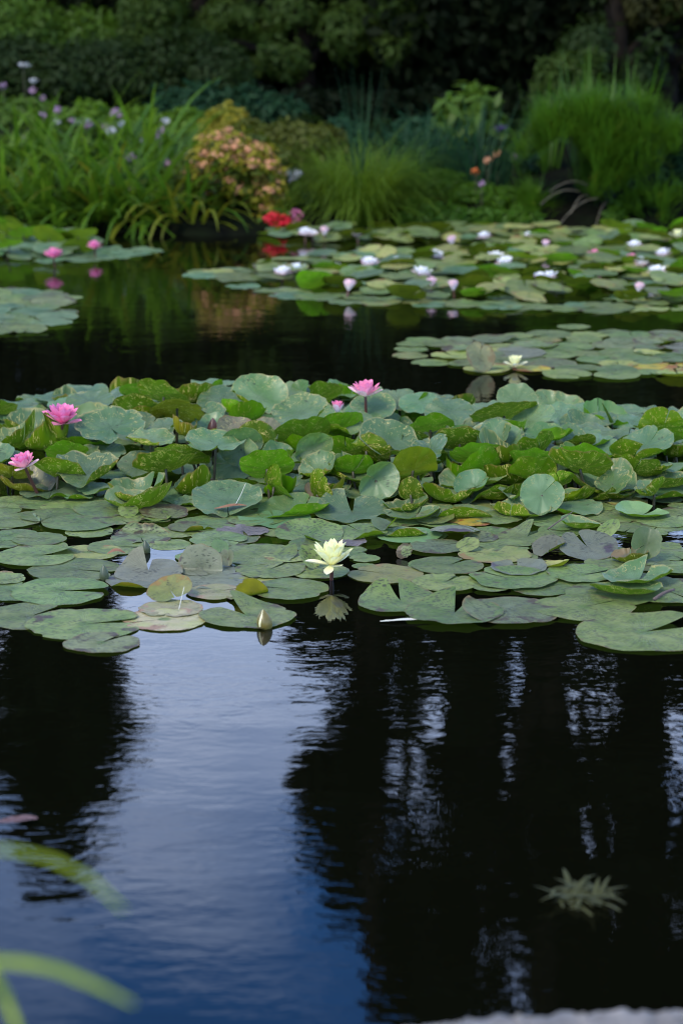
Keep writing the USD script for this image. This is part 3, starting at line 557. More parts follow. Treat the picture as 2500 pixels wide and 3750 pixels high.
# --- the wood behind
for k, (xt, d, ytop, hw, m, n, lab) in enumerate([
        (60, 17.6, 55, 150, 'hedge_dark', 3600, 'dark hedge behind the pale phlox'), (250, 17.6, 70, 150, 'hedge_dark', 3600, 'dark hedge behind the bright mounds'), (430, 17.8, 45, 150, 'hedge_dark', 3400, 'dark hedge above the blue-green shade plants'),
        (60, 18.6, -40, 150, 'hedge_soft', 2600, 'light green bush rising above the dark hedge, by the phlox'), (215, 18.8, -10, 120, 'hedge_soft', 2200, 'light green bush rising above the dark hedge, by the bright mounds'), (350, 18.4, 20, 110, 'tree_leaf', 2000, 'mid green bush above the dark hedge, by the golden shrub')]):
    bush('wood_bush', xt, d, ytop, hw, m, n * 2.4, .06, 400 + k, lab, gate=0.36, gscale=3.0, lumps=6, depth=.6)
for k, (xt, d, n, m, lab) in enumerate([(-250, 20.5, 2600, 'tree_dark', 'undergrowth bush in the shade far along the hedge'), (60, 20.6, 2600, 'tree_dark', 'deep shade bush behind the light green bush'), (380, 20.4, 2600, 'tree_dark', 'deep shade bush behind the dark hedge'), (640, 19.2, 3000, 'tree_dark', 'shade-coloured undergrowth bush above the olive shrub'), (860, 19.0, 3200, 'tree_dark', 'shade-coloured undergrowth bush behind the fountain grass'),
                                    (1235, 18.3, 3000, 'tree_dark', 'shade-coloured undergrowth bush between broad-leaved shrub and little tree'), (1080, 19.0, 3200, 'tree_dark', 'shade-coloured undergrowth bush behind the broad-leaved shrub'), (1300, 19.2, 3200, 'tree_dark', 'shade-coloured undergrowth bush behind the small rounded tree'), (1520, 19.0, 3200, 'tree_dark', 'shade-coloured undergrowth bush behind the purple flower'), (1800, 19.6, 2600, 'tree_dark', 'shade-coloured undergrowth bush at the far end of the bank')]):
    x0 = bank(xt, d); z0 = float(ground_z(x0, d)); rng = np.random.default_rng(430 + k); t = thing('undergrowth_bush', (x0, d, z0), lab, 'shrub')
    H = (2.75 if xt < 700 else 1.9) + .2 * rng.uniform()  # the taller ones end out of view and darken the mirrored water
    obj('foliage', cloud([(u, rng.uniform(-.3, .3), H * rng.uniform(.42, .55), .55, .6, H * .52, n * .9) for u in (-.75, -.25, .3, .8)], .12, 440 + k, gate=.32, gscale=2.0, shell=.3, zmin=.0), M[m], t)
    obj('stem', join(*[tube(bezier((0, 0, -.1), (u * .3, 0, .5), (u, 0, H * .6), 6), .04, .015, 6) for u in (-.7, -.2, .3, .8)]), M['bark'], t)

GAPS = np.array([(1000, 1650, 40, 62), (1024, 1862, 80, 46), (910, 1535, 22, 50), (985, 1500, 18, 60), (1180, 1552, 40, 50), (1155, 1727, 24, 34), (1400, 1607, 42, 55), (1510, 1712, 38, 38), (1244, 1692, 28, 40), (1244, 1920, 38, 30), (1370, 1915, 52, 46),
                 (1115, 2175, 60, 34), (1194, 2262, 24, 45), (1444, 2262, 30, 42), (920, 1742, 26, 42), (1555, 2097, 32, 28), (1330, 1480, 30, 40)], float) * [1, 1, 1.45, 1.0]
def windows(P, rng):
    """openings between the limbs of the tall trees, where the sky shows through and glints in the water"""
    q = P * [1, 1, -1] - CAM; w = q @ FWD; x, y = (1250 + FPX * q[:, 0] / w) / T, (1875 - FPX * (q @ UP) / w) / T
    d = np.min(((x[:, None] - GAPS[:, 0]) / GAPS[:, 2]) ** 2 + ((y[:, None] - GAPS[:, 1]) / GAPS[:, 3]) ** 2, axis=1)
    return d + .13 * rng.normal(size=len(P)) > .92
def reflected_tree(name, xt_base, d, trunk_h, r, lobes, size, mat, seed, label, **kw):
    """a tree whose crown's mirror image in the water lies at the given places: lobes (x, y, halfwidth, halfheight, depth offset, leaves)"""
    x0 = bank(xt_base, d); z0 = float(ground_z(x0, d)); B = []
    for x, y, hw, hh, dy, n in lobes:
        p = mirrored(x * T, y * T, d + dy); s = (d + dy) / math.cos(math.radians(18)) / FPX * T
        B.append((p[0] - x0, dy, p[2] - z0, hw * s, max(.5, hw * s * .8), hh * s, n))
    return tree(name, (x0, d, z0), trunk_h, r, B, size, mat, seed, label, **kw)
# conifer on the near side of the sky gap: layered drooping branches
L = []
rng = np.random.default_rng(52)
for y in np.arange(1150, 1995, 42):
    w = float(np.interp(y, [1150, 1350, 1500, 1650, 1720, 1775, 1850, 1930, 1990], [150, 150, 150, 165, 215, 140, 125, 85, 45]))
    for sx in (-1, 0, 1):
        L.append((128 + sx * w * .5 + rng.uniform(-12, 12), y + rng.uniform(-10, 10), w * .58, 26, rng.uniform(-.5, .5), 620))
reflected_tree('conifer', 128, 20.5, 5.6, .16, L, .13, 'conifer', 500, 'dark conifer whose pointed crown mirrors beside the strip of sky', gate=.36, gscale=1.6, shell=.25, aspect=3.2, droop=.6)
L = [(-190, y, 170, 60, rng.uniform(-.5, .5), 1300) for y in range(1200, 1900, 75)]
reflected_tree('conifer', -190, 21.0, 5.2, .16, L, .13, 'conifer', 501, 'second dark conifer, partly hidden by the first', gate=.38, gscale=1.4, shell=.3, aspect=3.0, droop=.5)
# tall broadleaved trees on the other side
def lobes(cx, y0, y1, hw, seed, n=2700, k=16, edge=None):
    rng = np.random.default_rng(seed); out = []
    for q in range(k):
        y = rng.uniform(y0, y1); x = cx + rng.uniform(-1, 1) * hw
        w = rng.uniform(70, 125)
        if edge is not None: x = max(x, float(np.interp(y, [1150, 1480, 1650, 1850, 2050, 2200, 2350, 2500], [540, 650, 650, 668, 735, 800, 900, 1000])) + w * .95)
        out.append((x, y, w, w * .75, rng.uniform(-.8, .8), n))
    return out
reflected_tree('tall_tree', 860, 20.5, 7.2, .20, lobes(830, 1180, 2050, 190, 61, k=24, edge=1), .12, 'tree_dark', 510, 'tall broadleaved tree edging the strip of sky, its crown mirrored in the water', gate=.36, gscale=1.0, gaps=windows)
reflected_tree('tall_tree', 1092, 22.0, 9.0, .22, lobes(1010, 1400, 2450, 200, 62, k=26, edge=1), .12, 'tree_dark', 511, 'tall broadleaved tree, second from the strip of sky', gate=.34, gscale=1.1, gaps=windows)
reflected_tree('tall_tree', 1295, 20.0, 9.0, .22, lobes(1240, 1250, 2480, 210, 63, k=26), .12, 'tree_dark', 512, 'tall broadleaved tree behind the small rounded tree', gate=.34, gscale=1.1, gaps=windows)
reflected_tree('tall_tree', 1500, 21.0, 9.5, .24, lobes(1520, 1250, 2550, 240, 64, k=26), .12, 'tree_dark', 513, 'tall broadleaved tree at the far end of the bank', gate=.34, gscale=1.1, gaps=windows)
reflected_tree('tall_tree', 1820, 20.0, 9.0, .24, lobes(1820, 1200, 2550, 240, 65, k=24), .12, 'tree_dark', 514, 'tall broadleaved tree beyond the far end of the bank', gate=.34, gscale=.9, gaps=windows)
# low boughs that hang into the top of the view
def bough(xt, d, yt, hw, hh, mat, n, size, seed, label, name='tree', tr=.12, gate=.38):
    x0 = bank(xt, d); z0 = float(ground_z(x0, d)); p = on_y(xt * T, yt * T, d); s = T * px_at(p); zc = p[2] - z0
    rng = np.random.default_rng(seed); B = []
    for k in range(9):
        B.append((rng.uniform(-1, 1) * hw * s, rng.uniform(-.5, .5), zc + rng.uniform(-.6, 1) * hh * s, hw * s * .38, .5, hh * s * .5, n / 14))
    for k in range(5):
        B.append((rng.uniform(-.8, .8) * hw * s, rng.uniform(0, .8), zc + hh * s + rng.uniform(.1, .7), hw * s * .5, .6, .32, n / 14))
    return tree(name, (x0, d, z0), zc + .6, tr, B, size, mat, seed, label, gate=gate, gscale=2.5)
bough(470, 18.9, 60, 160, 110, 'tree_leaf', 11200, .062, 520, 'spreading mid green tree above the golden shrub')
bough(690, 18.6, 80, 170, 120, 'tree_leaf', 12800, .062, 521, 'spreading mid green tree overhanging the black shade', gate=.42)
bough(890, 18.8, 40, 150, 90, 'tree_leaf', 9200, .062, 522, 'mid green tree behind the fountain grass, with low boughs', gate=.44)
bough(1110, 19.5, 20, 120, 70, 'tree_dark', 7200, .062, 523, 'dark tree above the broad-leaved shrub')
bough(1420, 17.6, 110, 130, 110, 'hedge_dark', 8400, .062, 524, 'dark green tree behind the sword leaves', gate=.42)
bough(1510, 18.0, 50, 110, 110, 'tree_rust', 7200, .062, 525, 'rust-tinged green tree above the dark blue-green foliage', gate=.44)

# ------------------------------------------------------------------ water lilies
def pad_mesh(R, notch=None, nw=4.0, cup=0.0, cp=2.6, wave=0.0, wk=5, lobe=(0, 0), folds=(), rag=0.025, nr=9, nt=64, seed=0, tilt=0.0, ta=90.0, squash=1.0, warp=0.0, bites=0.0):
    """a round leaf with a slit (notch, degrees; 0 = the picture's right, 90 = away): dish, waves, raised slit corners, creases, then tilted.
    Returns vertices about the leaf's foot, faces, and the per-vertex data that its material reads"""
    rng = np.random.default_rng(seed)
    notch = rng.uniform(0, 360) if notch is None else notch
    th = np.radians(np.linspace(notch + nw, notch + 360 - nw, nt + 1)); k = np.linspace(0, 1, nr + 1)[1:] ** 0.85
    e = np.degrees(np.minimum(th - th[0], th[-1] - th))
    rim = 1 + rag * 2.2 * (meshkit.fbm(np.stack([np.cos(th) * 2.2, np.sin(th) * 2.2, np.full_like(th, seed * 1.7)], -1), 4, seed) - 0.5) * 2
    for _ in range(rng.poisson(bites)):
        rim -= rng.uniform(.03, .13) * np.exp(-((((th - rng.uniform(th[0], th[-1]) + np.pi) % (2 * np.pi)) - np.pi) / rng.uniform(.05, .13)) ** 2)
    rim *= 1 - 0.16 * np.exp(-e / 9.0)
    rim *= 1 + (squash - 1) * np.abs(np.cos(th - math.radians(notch)))
    r, tt = np.meshgrid(k, th, indexing='ij'); ee = np.broadcast_to(e, r.shape); rr = r * rim
    x, y = R * rr * np.cos(tt), R * rr * np.sin(tt)
    ph = rng.uniform(0, 6.28)
    z = R * cup * (1 + 0.45 * np.sin(tt + ph) * (cup > 0.1) + 0.25 * np.sin(2 * tt + 2 * ph) * (cup > 0.1)) * r ** cp
    z = z + R * warp * r ** 1.8 * (meshkit.fbm(np.stack([np.cos(tt) * 1.3, np.sin(tt) * 1.3, np.full_like(tt, seed * 2.3)], -1), 3, seed + 5) - 0.5) * 2
    sh = 1 - 0.32 * cup ** 2 * r ** 2 * 2; x, y = x * sh, y * sh
    if wave: z = z + R * wave * r ** 2.2 * (np.sin(wk * tt + seed) + 0.6 * np.sin((2 * wk + 1) * tt + 2.1 * seed))
    z = z + R * 0.012 * r * np.sin(9 * tt + seed) * (1 if cup or wave else 0.35) + R * (0.05 if warp > .05 else 0.02) * (meshkit.fbm(np.stack([x / R * 1.6, y / R * 1.6, np.full_like(x, seed * .9)], -1), 3, seed) - 0.5) * r
    d0 = np.degrees(tt - th[0]); d1 = np.degrees(th[-1] - tt)
    z = z + R * r ** 1.6 * (lobe[0] * np.exp(-(d0 / 32) ** 2) + lobe[1] * np.exp(-(d1 / 32) ** 2))
    P = np.vstack([[0, 0, 0], np.stack([x, y, z], -1).reshape(-1, 3)])
    lc = np.column_stack([P[:, 0], P[:, 1], np.full(len(P), seed * 0.713)]) * np.array([1, 1, 1.0])
    for dist, az, ang, rho in folds:
        u = np.array([math.cos(math.radians(az)), math.sin(math.radians(az))]); ang = math.radians(ang); rho = rho * R
        s = P[:, :2] @ u - dist * R; a = np.clip(s / rho, 0, ang)
        sx = np.where(s > 0, rho * np.sin(a) + np.maximum(s - rho * ang, 0) * math.cos(ang), s)
        sz = np.where(s > 0, rho * (1 - np.cos(a)) + np.maximum(s - rho * ang, 0) * math.sin(ang), 0)
        h = P[:, 2]
        P = np.column_stack([P[:, 0] + u[0] * (sx - s - h * np.sin(a)), P[:, 1] + u[1] * (sx - s - h * np.sin(a)), sz + h * np.cos(a)])
    if tilt:
        u = np.array([math.cos(math.radians(ta)), math.sin(math.radians(ta)), 0]); t = math.radians(tilt)
        s = P @ u; P = P - s[:, None] * u + s[:, None] * (u * math.cos(t) + np.array([0, 0, math.sin(t)])) + P[:, 2:] * (np.array([0, 0, math.cos(t) - 1]) - u * math.sin(t))
    m = nt + 1
    f = [[0, 1 + j, 2 + j] for j in range(nt)]
    i, j = np.meshgrid(np.arange(nr - 1), np.arange(nt), indexing='ij'); q = (1 + i * m + j).ravel()
    F = np.vstack([f, np.stack([q, q + m, q + m + 1], 1), np.stack([q, q + m + 1, q + 1], 1)])
    rnd = float(rng.uniform())
    lr = np.vstack([[0, 0, rnd], np.stack([r, tt, np.full_like(r, rnd)], -1).reshape(-1, 3)])
    return P, F, lc, lr

PADS = []        # every leaf: where it is and how it looks; labels are written when all are known
def lay(kind, mat, cx, cy, w, z=0.0, n=None, t=0.0, ta=90.0, c=0.0, p=2.6, lb=(0, 0), f=(), wv=0.0, wk=5, rag=0.03, nw=4.0, note=None, res=1.0, sq=1.0, stuff=False, seed=None, warp=None):
    warp = (0.26 if kind == 'raised' else 0.03 if kind == 'float' else 0.16 if kind in ('far', 'shaded') else 0.05) if warp is None else warp
    if kind == 'raised' and not f and ta >= 0 and mat in ('leaf', 'leaf_scar', 'leaf_bright') and cy > 1540 and note is None:
        _q = np.random.default_rng(int(cx * 7 + cy))
        if _q.uniform() < .8: f = [(_q.uniform(.42, .72), -90 + _q.uniform(-48, 48), _q.uniform(60, 115), _q.uniform(.16, .30))]
    if kind == 'raised': nw = nw if lb != (0, 0) or nw != 4.0 else 1.0; c = c * 1.3 if c > .15 else c; wv = max(wv, .025)
    elif kind == 'float' and nw == 4.0 and lb == (0, 0): nw = 2.2
    PADS.append(dict(warp=warp, kind=kind, mat=mat, cx=cx, cy=cy, w=w, z=z, n=n, t=t, ta=ta, c=c, p=p, lb=lb, f=f, wv=wv, wk=wk, rag=rag, nw=nw, note=note, res=res, sq=sq, seed=seed if seed is not None else len(PADS) + 1))

# floating leaves round the yellow lily, far ones first; a later leaf lies on an earlier one it touches
def fl(mat, cx, cy, w, **k):
    k.setdefault('rag', .05); lay('float', mat, cx, cy, w * 1.06, **k)
NEAR = -90
_r = np.random.default_rng(4242); _got = []
HOLES = [(520, 1985, 150, 75), (1010, 2230, 0, 0), (690, 2200, 120, 45), (420, 2190, 120, 40), (60, 2060, 110, 22), (1400, 2020, 120, 45), (2030, 2040, 110, 60), (1240, 2140, 110, 50), (2440, 2230, 140, 50), (1750, 2060, 60, 12), (600, 2100, 60, 30), (2440, 1975, 90, 20)]
while len(_got) < 46:
    _x, _y = _r.uniform(-40, 2540), _r.uniform(1835, 2150)
    if _y > 2105 and 980 < _x < 1500 or _y > 2080 and _x < 420: continue
    if any(a and ((_x - x) / (a + 60)) ** 2 + ((_y - y) / (b + 22)) ** 2 < 1 for x, y, a, b in HOLES): continue
    if any(((_x - x) / 170) ** 2 + ((_y - y) / 34) ** 2 < 1 for x, y in _got): continue
    _got.append((_x, _y))
for _x, _y in sorted(_got, key=lambda a: a[1]): fl(_r.choice(['pad', 'pad', 'pad', 'pad_worn', 'pad_yellow', 'pad']), _x, _y, _r.uniform(150, 240))
fl('pad', 40, 1838, 200); fl('pad', 175, 1840, 230, n=200); fl('pad', 330, 1828, 200); fl('pad', 250, 1858, 200, n=30)
fl('pad', 380, 1862, 210, t=3); fl('pad_purple', 412, 1872, 150, wv=.03); fl('pad', 35, 1897, 215, n=15, f=[(.72, 20, 120, .12)]); fl('pad', 195, 1888, 225, n=250)
fl('pad', 520, 1842, 200, n=100); fl('pad', 640, 1850, 190); fl('pad', 440, 1902, 150, n=300); fl('pad', 295, 1910, 265, n=150, rag=.05)
fl('pad_worn', 600, 1872, 170, t=6, ta=120, n=290); fl('pad', 545, 1885, 175, wv=.03); fl('pad', 470, 1868, 70, t=30, ta=100, note='small leaf tipped on its edge')
fl('pad', 650, 1948, 170, n=320); fl('pad', 745, 1914, 205, n=10); fl('pad_worn', 705, 1918, 175, f=[(.72, -70, 115, .12)], n=80, note='leaf with its brown edge rolled over')
fl('pad', 800, 1926, 190, n=160); fl('pad_worn', 515, 1953, 215, f=[(.55, 85, 75, .16)], n=-80, wv=.03, rag=.06, note='leaf with its brown far edge rolled up')
fl('pad', 940, 1902, 200, n=60); fl('pad_fresh', 1005, 1900, 255, wv=.035, n=100)
fl('pad', 25, 1962, 135, n=60); fl('pad', 145, 1972, 195, n=170); fl('pad', 128, 2020, 295, n=2, lb=(.18, .05), nw=5)
fl('pad', 430, 2002, 218, n=-8, nw=6); fl('pad', 622, 1994, 155); fl('pad', 800, 1972, 200, n=-30, t=2); fl('pad_violet', 888, 1942, 178, n=-78, nw=6, wv=.02, note='violet leaf')
fl('pad', 930, 2013, 300, n=22, lb=(.0, .22), nw=5)
fl('pad', 1130, 1992, 140, t=6); fl('pad', 1130, 1945, 232, n=-105, lb=(.20, .0), c=.12, t=5, nw=7)
fl('pad_violet', 1262, 1980, 148, n=80, wv=.05, rag=.06, note='crumpled violet leaf'); fl('pad', 1320, 1942, 185, f=[(.66, -62, 100, .15)], t=5, n=120)
fl('pad', 1295, 2012, 92); fl('pad', 1302, 2030, 75, n=60); fl('pad', 1335, 2044, 105, n=200); fl('pad', 1330, 2072, 82); fl('pad_yellow', 1050, 2038, 160)
fl('pad', 1170, 2090, 214, n=60)
fl('pad_purple', 770, 2082, 195, n=10); fl('pad_purple', 545, 2066, 235, n=95, t=7, ta=70, lb=(.45, .0), nw=8, note='purple-grey leaf with a raised corner like a sail')
fl('pad_purple', 730, 2048, 158, z=.012, f=[(-.25, 80, 72, .10)], n=-60, note='dark leaf folded upright like a sail')
fl('pad_purple', 520, 2112, 255, n=58, f=[(.80, -105, 80, .12)]); fl('pad_purple', 752, 2120, 288, n=120, wv=.02)
fl('pad', 268, 2087, 322, n=345, nw=5); fl('pad_yellow', 10, 2100, 75); fl('pad', 18, 2120, 145, n=20, c=.08)
fl('pad', 55, 2165, 260, n=80); fl('pad', 215, 2162, 355, n=-4, nw=5, lb=(.05, 0))
fl('pad_yellow', 620, 2152, 152, t=24, ta=60, c=.1, n=-70, rag=.04, note='yellow-green leaf tipped out of the water')
fl('pad', 112, 2256, 345, n=52, nw=6); fl('pad_pale', 625, 2228, 218, n=-100, c=.05, note='pale decaying leaf with a reddish middle'); fl('pad_pale', 600, 2269, 305, n=200, rag=.05)
fl('pad', 305, 2282, 408, n=12, nw=5, lb=(.03, .0))
fl('pad_worn', 372, 2352, 262, n=55, rag=.08, nw=7, note='tattered leaf with a yellow-green patch')
fl('pad_pale', 790, 2166, 205, n=30, rag=.05); fl('pad_yellow', 905, 2150, 150, f=[(.0, -50, 120, .15)], n=140, note='yellowed leaf folded over itself')
fl('pad', 988, 2084, 240, n=58, nw=5); fl('pad', 1062, 2156, 272, n=165, nw=5); fl('pad', 905, 2228, 335, n=122, lb=(.0, .32), nw=7)
# on the other side of the flower
fl('pad', 1560, 1868, 220); fl('pad', 1700, 1872, 200); fl('pad', 1450, 1905, 190, n=20); fl('pad_fresh', 1500, 1957, 230, n=160); fl('leaf_scar', 1478, 1935, 155, f=[(.45, -80, 75, .2)], c=.1)
fl('pad_gold', 1690, 1897, 155, n=200, rag=.06, note='golden-yellow leaf'); fl('pad_gold', 1735, 1912, 120, n=20, note='orange-edged yellow leaf')
fl('leaf_scar', 1505, 1876, 190, c=.25, t=-6, n=60); fl('pad', 1590, 1888, 135, c=.15, t=8, ta=40)
fl('leaf_scar', 1680, 1852, 265, f=[(.5, -85, 65, .25)], n=100); fl('pad_purple', 1665, 1938, 172, c=-.18, t=-10, note='dark purple arched leaf')
fl('pad', 1815, 1896, 182, n=15, wv=.03)
fl('pad', 2030, 1908, 200, n=200); fl('pad', 2245, 1888, 210, n=50); fl('pad', 2430, 1908, 190, n=120); fl('pad', 2310, 1932, 140); fl('pad', 2412, 1952, 65); fl('pad', 2200, 1845, 210)
fl('pad_worn', 1760, 1966, 115, c=.15, n=40); fl('pad', 1930, 1944, 212, n=62, lb=(.38, .0), nw=8, note='grey-green leaf with one tall pointed corner')
fl('pad_yellow', 2290, 1834, 155, wv=.04); fl('pad_gold', 2080, 1872, 85, c=.2, note='small orange and yellow leaf')
fl('pad', 2440, 1828, 115); fl('pad', 2490, 1852, 90); fl('pad_fresh', 2350, 1868, 180, c=.22, n=48, nw=7, z=.012, note='fresh pale green leaf, slightly cupped')
fl('leaf_scar', 2130, 1915, 155, c=.32, t=-8); fl('pad', 2058, 1930, 92); fl('pad', 2225, 1936, 95, t=38, ta=30, note='leaf corner standing up like a flag')
fl('pad_worn', 1605, 2000, 200, n=30); fl('pad', 1712, 1994, 80, t=30, ta=60, n=200, note='small leaf standing on edge beside a brown-edged one')
fl('pad_yellow', 1810, 2028, 258, n=160); fl('pad', 1920, 1988, 90, n=40); fl('pad', 1850, 1998, 185, n=-10, nw=5)
fl('pad_purple', 2010, 1998, 118, t=28, ta=70, f=[(.35, -60, 60, .2)], note='purple leaf folded along its middle')
fl('pad', 2440, 1998, 105); fl('pad', 2460, 2034, 140, n=300); fl('pad', 2400, 2058, 110)
fl('pad_purple', 2150, 1995, 205, t=17, ta=95, n=112, c=.08, nw=6, z=.02, note='large grey leaf tilted up on one side')
fl('pad', 2230, 2060, 175); fl('leaf_brown', 2305, 2032, 138, c=.42, t=6, z=.02, n=80, wv=.04, note='bowl-shaped leaf with a dry brown rim')
fl('leaf_olive', 2365, 1990, 120, t=-68, ta=-60, f=[(-.1, 0, 55, .2)], z=.05, note='olive leaf folded upright')
fl('pad_yellow', 2025, 2060, 112, c=.3, t=-8, note='dark yellowish curled leaf')
fl('pad_worn', 1480, 2018, 60, t=50, ta=70, c=.2, note='small withered brown leaf tip')
fl('pad_yellow', 1410, 2100, 262, n=150, rag=.04); fl('pad', 1637, 2070, 248, n=52, nw=5); fl('pad', 1633, 2131, 238, n=60, nw=6, rag=.04)
fl('pad_purple', 1898, 2076, 192, c=.14, n=95, nw=7, z=.012, note='grey-purple leaf, slightly dished, its slit towards the bank')
fl('pad', 1800, 2148, 135, n=120); fl('pad', 1985, 2152, 215, n=30); fl('pad_worn', 1878, 2208, 355, n=172, lb=(.30, .0), nw=8, note='wide leaf with a brown rotten edge and one raised corner')
fl('pad', 1880, 2112, 298, n=140, f=[(.86, -165, 100, .1)], c=.04); fl('pad', 2240, 2172, 318, n=60); fl('pad', 2440, 2162, 335, n=-60)
fl('pad', 2130, 2100, 235, n=20, nw=5, c=.05); fl('leaf_scar', 2335, 2092, 240, c=.22, t=-5, n=60, lb=(.4, .1), wv=.03, note='leaf with a dry tan rim and a blue-grey raised corner')
fl('leaf_scar', 2290, 2142, 262, c=.20, t=-4, n=170)
fl('pad', 1465, 2176, 296, n=102, lb=(.34, .30), nw=9, note='leaf with both slit corners raised into points'); fl('pad', 1662, 2217, 322, n=78, lb=(.28, .0), c=.05, nw=8)
fl('pad', 2140, 2224, 345, n=40); fl('pad', 2352, 2298, 478, n=28, nw=7, lb=(.12, .0), note='largest leaf, with a green spot in its middle')
# small dark upright tips
fl('pad_purple', 828, 2042, 62, t=62, ta=100, f=[(0, 10, 60, .2)], z=.02, note='little dark leaf tip folded upright'); fl('pad', 1135, 2040, 95, t=52, ta=150, f=[(0, 60, 40, .2)], z=.02, note='green leaf folded upright behind the yellow flower')
fl('pad_fresh', 805, 2000, 62, t=35, ta=120, z=.01, note='small green leaf tip beside the dark upright one')
fl('leaf_olive', 1405, 1912, 105, t=25, ta=150, f=[(0, -20, 80, .3)], z=.03, note='olive leaf curled over at its tip')

# raised leaves of the mound: some show the upper face, some the green gnawed lower face
def ra(mat, cx, cy, w, z, t=0, ta=90, **k): lay('raised', mat, cx, cy, w, z=z, t=t, ta=ta, **k)
for cx, cy, w, z in [(50, 1482, 215, .02), (60, 1515, 235, .02), (20, 1545, 205, .02), (140, 1490, 190, .03), (780, 1402, 160, .06), (1180, 1414, 158, .05), (1240, 1437, 195, .06), (1150, 1425, 190, .05), (1320, 1440, 190, .05), (1420, 1448, 180, .05), (1640, 1464, 185, .06), (1560, 1462, 180, .05),
                     (2250, 1509, 228, .045), (2440, 1515, 190, .04), (2080, 1498, 190, .07), (2150, 1512, 170, .05), (2380, 1530, 200, .05), (308, 1430, 184, .05), (200, 1462, 170, .05), (2490, 1545, 180, .05)]:
    ra('leaf', cx, cy, w, z, t=1 + (cx % 5), ta=cx % 180)
ra('leaf', 308, 1432, 184, .06, 3, n=330); ra('leaf', 200, 1456, 155, .06, 6); ra('leaf', 430, 1450, 145, .08, 17, 20); ra('leaf', 330, 1466, 178, .085, 11, c=.08); ra('leaf', 255, 1478, 160, .07, 10)
ra('leaf_bright', 495, 1432, 115, .11, 42, -105, c=.1); ra('leaf_scar', 600, 1436, 200, .14, 40, -115, c=.15, n=60)
ra('leaf', 815, 1468, 195, .11, 24, 90); ra('leaf_scar', 705, 1436, 205, .12, -4, 90, c=.42, n=90, nw=8); ra('leaf_bright', 760, 1420, 125, .12, 30, -80, c=.3)
ra('leaf', 1060, 1440, 152, .12, 22, 80); ra('leaf_bright', 1095, 1440, 105, .12, 55, 10, f=[(0, 90, 50, .3)])
ra('leaf_scar', 505, 1492, 185, .14, 46, -95, c=.12, n=90); ra('leaf_scar', 950, 1440, 212, .15, 27, 110, c=.16, n=-30, f=[(.62, -130, 80, .2)])
ra('leaf_brown', 650, 1514, 205, .13, 40, -90, c=-.22, note='pale yellowed leaf arched like a hood'); ra('leaf', 1460, 1462, 145, .10, 24); ra('leaf', 1540, 1474, 165, .10, 19)
ra('leaf', 1895, 1464, 155, .12, 40, 100, c=.06, n=200, note='tall pale leaf against dark water'); ra('leaf', 1785, 1496, 138, .10, 14)
ra('leaf', 1645, 1507, 185, .12, 25, 80, n=140); ra('leaf_scar', 1365, 1488, 165, .13, 26, 92, c=.1); ra('leaf_brown', 155, 1541, 108, .05, -10, 90, c=.35, note='brown-edged leaf just under a pink flower')
ra('leaf_bright', 905, 1500, 165, .14, -12, 90, c=.40, wv=.06, n=140); ra('leaf_scar', 1095, 1500, 212, .15, 21, 55, c=.12, f=[(.75, -35, 85, .15)], n=190)
ra('leaf', 1290, 1536, 168, .11, 12); ra('leaf', 1240, 1560, 175, .10, 9); ra('leaf_scar', 1845, 1515, 245, .13, 32, -75, c=.1, n=90)
ra('leaf', 1945, 1531, 178, .13, 30, 40, c=.1); ra('leaf', 2050, 1515, 175, .09, 12); ra('leaf', 2300, 1542, 186, .06, 8); ra('leaf', 2180, 1540, 165, .07, 10, 60); ra('leaf', 2400, 1560, 175, .05, 7)
ra('leaf', 250, 1575, 195, .12, 26, 100, n=-60); ra('leaf', 85, 1605, 235, .06, 8, n=300); ra('leaf_scar', 402, 1553, 250, .15, 19, 90, c=.12, n=-62, nw=7, rag=.04, wv=.02, note='largest pale leaf of the mound, its rim gnawed')
ra('leaf_bright', 1575, 1560, 175, .13, 40, -88, c=.15, n=90, wv=.03); ra('leaf_brown', 678, 1553, 128, .16, 8, 90, c=.55, wv=.08, note='curled leaf with a dry brown rim'); ra('leaf_brown', 868, 1566, 152, .12, 28, 80, c=.2)
ra('leaf_brown', 978, 1575, 118, .10, 48, 110, note='withered brownish leaf standing upright'); ra('leaf', 1100, 1582, 215, .10, 44, -80, c=.15, n=90); ra('leaf', 1775, 1590, 115, .12, 38, 80, c=.1)
ra('leaf_scar', 1425, 1603, 220, .14, 34, 120, c=.1, n=-50, f=[(.6, -60, 70, .15)], note='large leaf with a gnawed yellow-flecked rim'); ra('leaf_scar', 1510, 1600, 115, .11, 38, -90)
ra('leaf_scar', 552, 1600, 180, .14, 15, 100, wv=.06, c=.15, n=-60); ra('leaf_scar', 600, 1560, 140, .13, 18, 60, wv=.06)
ra('leaf', 1840, 1582, 158, .12, 34, 110, c=.08, n=-60); ra('leaf', 2110, 1590, 178, .09, 11); ra('leaf', 2170, 1577, 178, .08, 11); ra('leaf_scar', 2125, 1614, 118, .10, 34, -70); ra('leaf', 2300, 1592, 190, .06, 7); ra('leaf', 2420, 1588, 205, .05, 6)
ra('leaf_bright', 2000, 1582, 205, .12, 7, 100, c=.26, n=150, f=[(.6, -75, 50, .2)]); ra('leaf', 2195, 1625, 138, .08, 22, 110); ra('leaf_scar', 2400, 1626, 215, .06, 7); ra('leaf', 2480, 1610, 160, .05, 6)
ra('leaf_scar', 1680, 1613, 196, .12, 42, -88, c=.12, n=80); ra('leaf_scar', 1570, 1635, 160, .12, 50, 20, f=[(-.05, 180, 70, .2)], n=90, note='leaf folded lengthwise, half pale half green')
ra('leaf', 370, 1652, 185, .08, 10); ra('leaf_bright', 245, 1650, 155, .09, 40, -80, c=.15); ra('leaf', 505, 1710, 160, .05, 38, 80); ra('leaf', 30, 1668, 135, .07, 6, c=-.25)
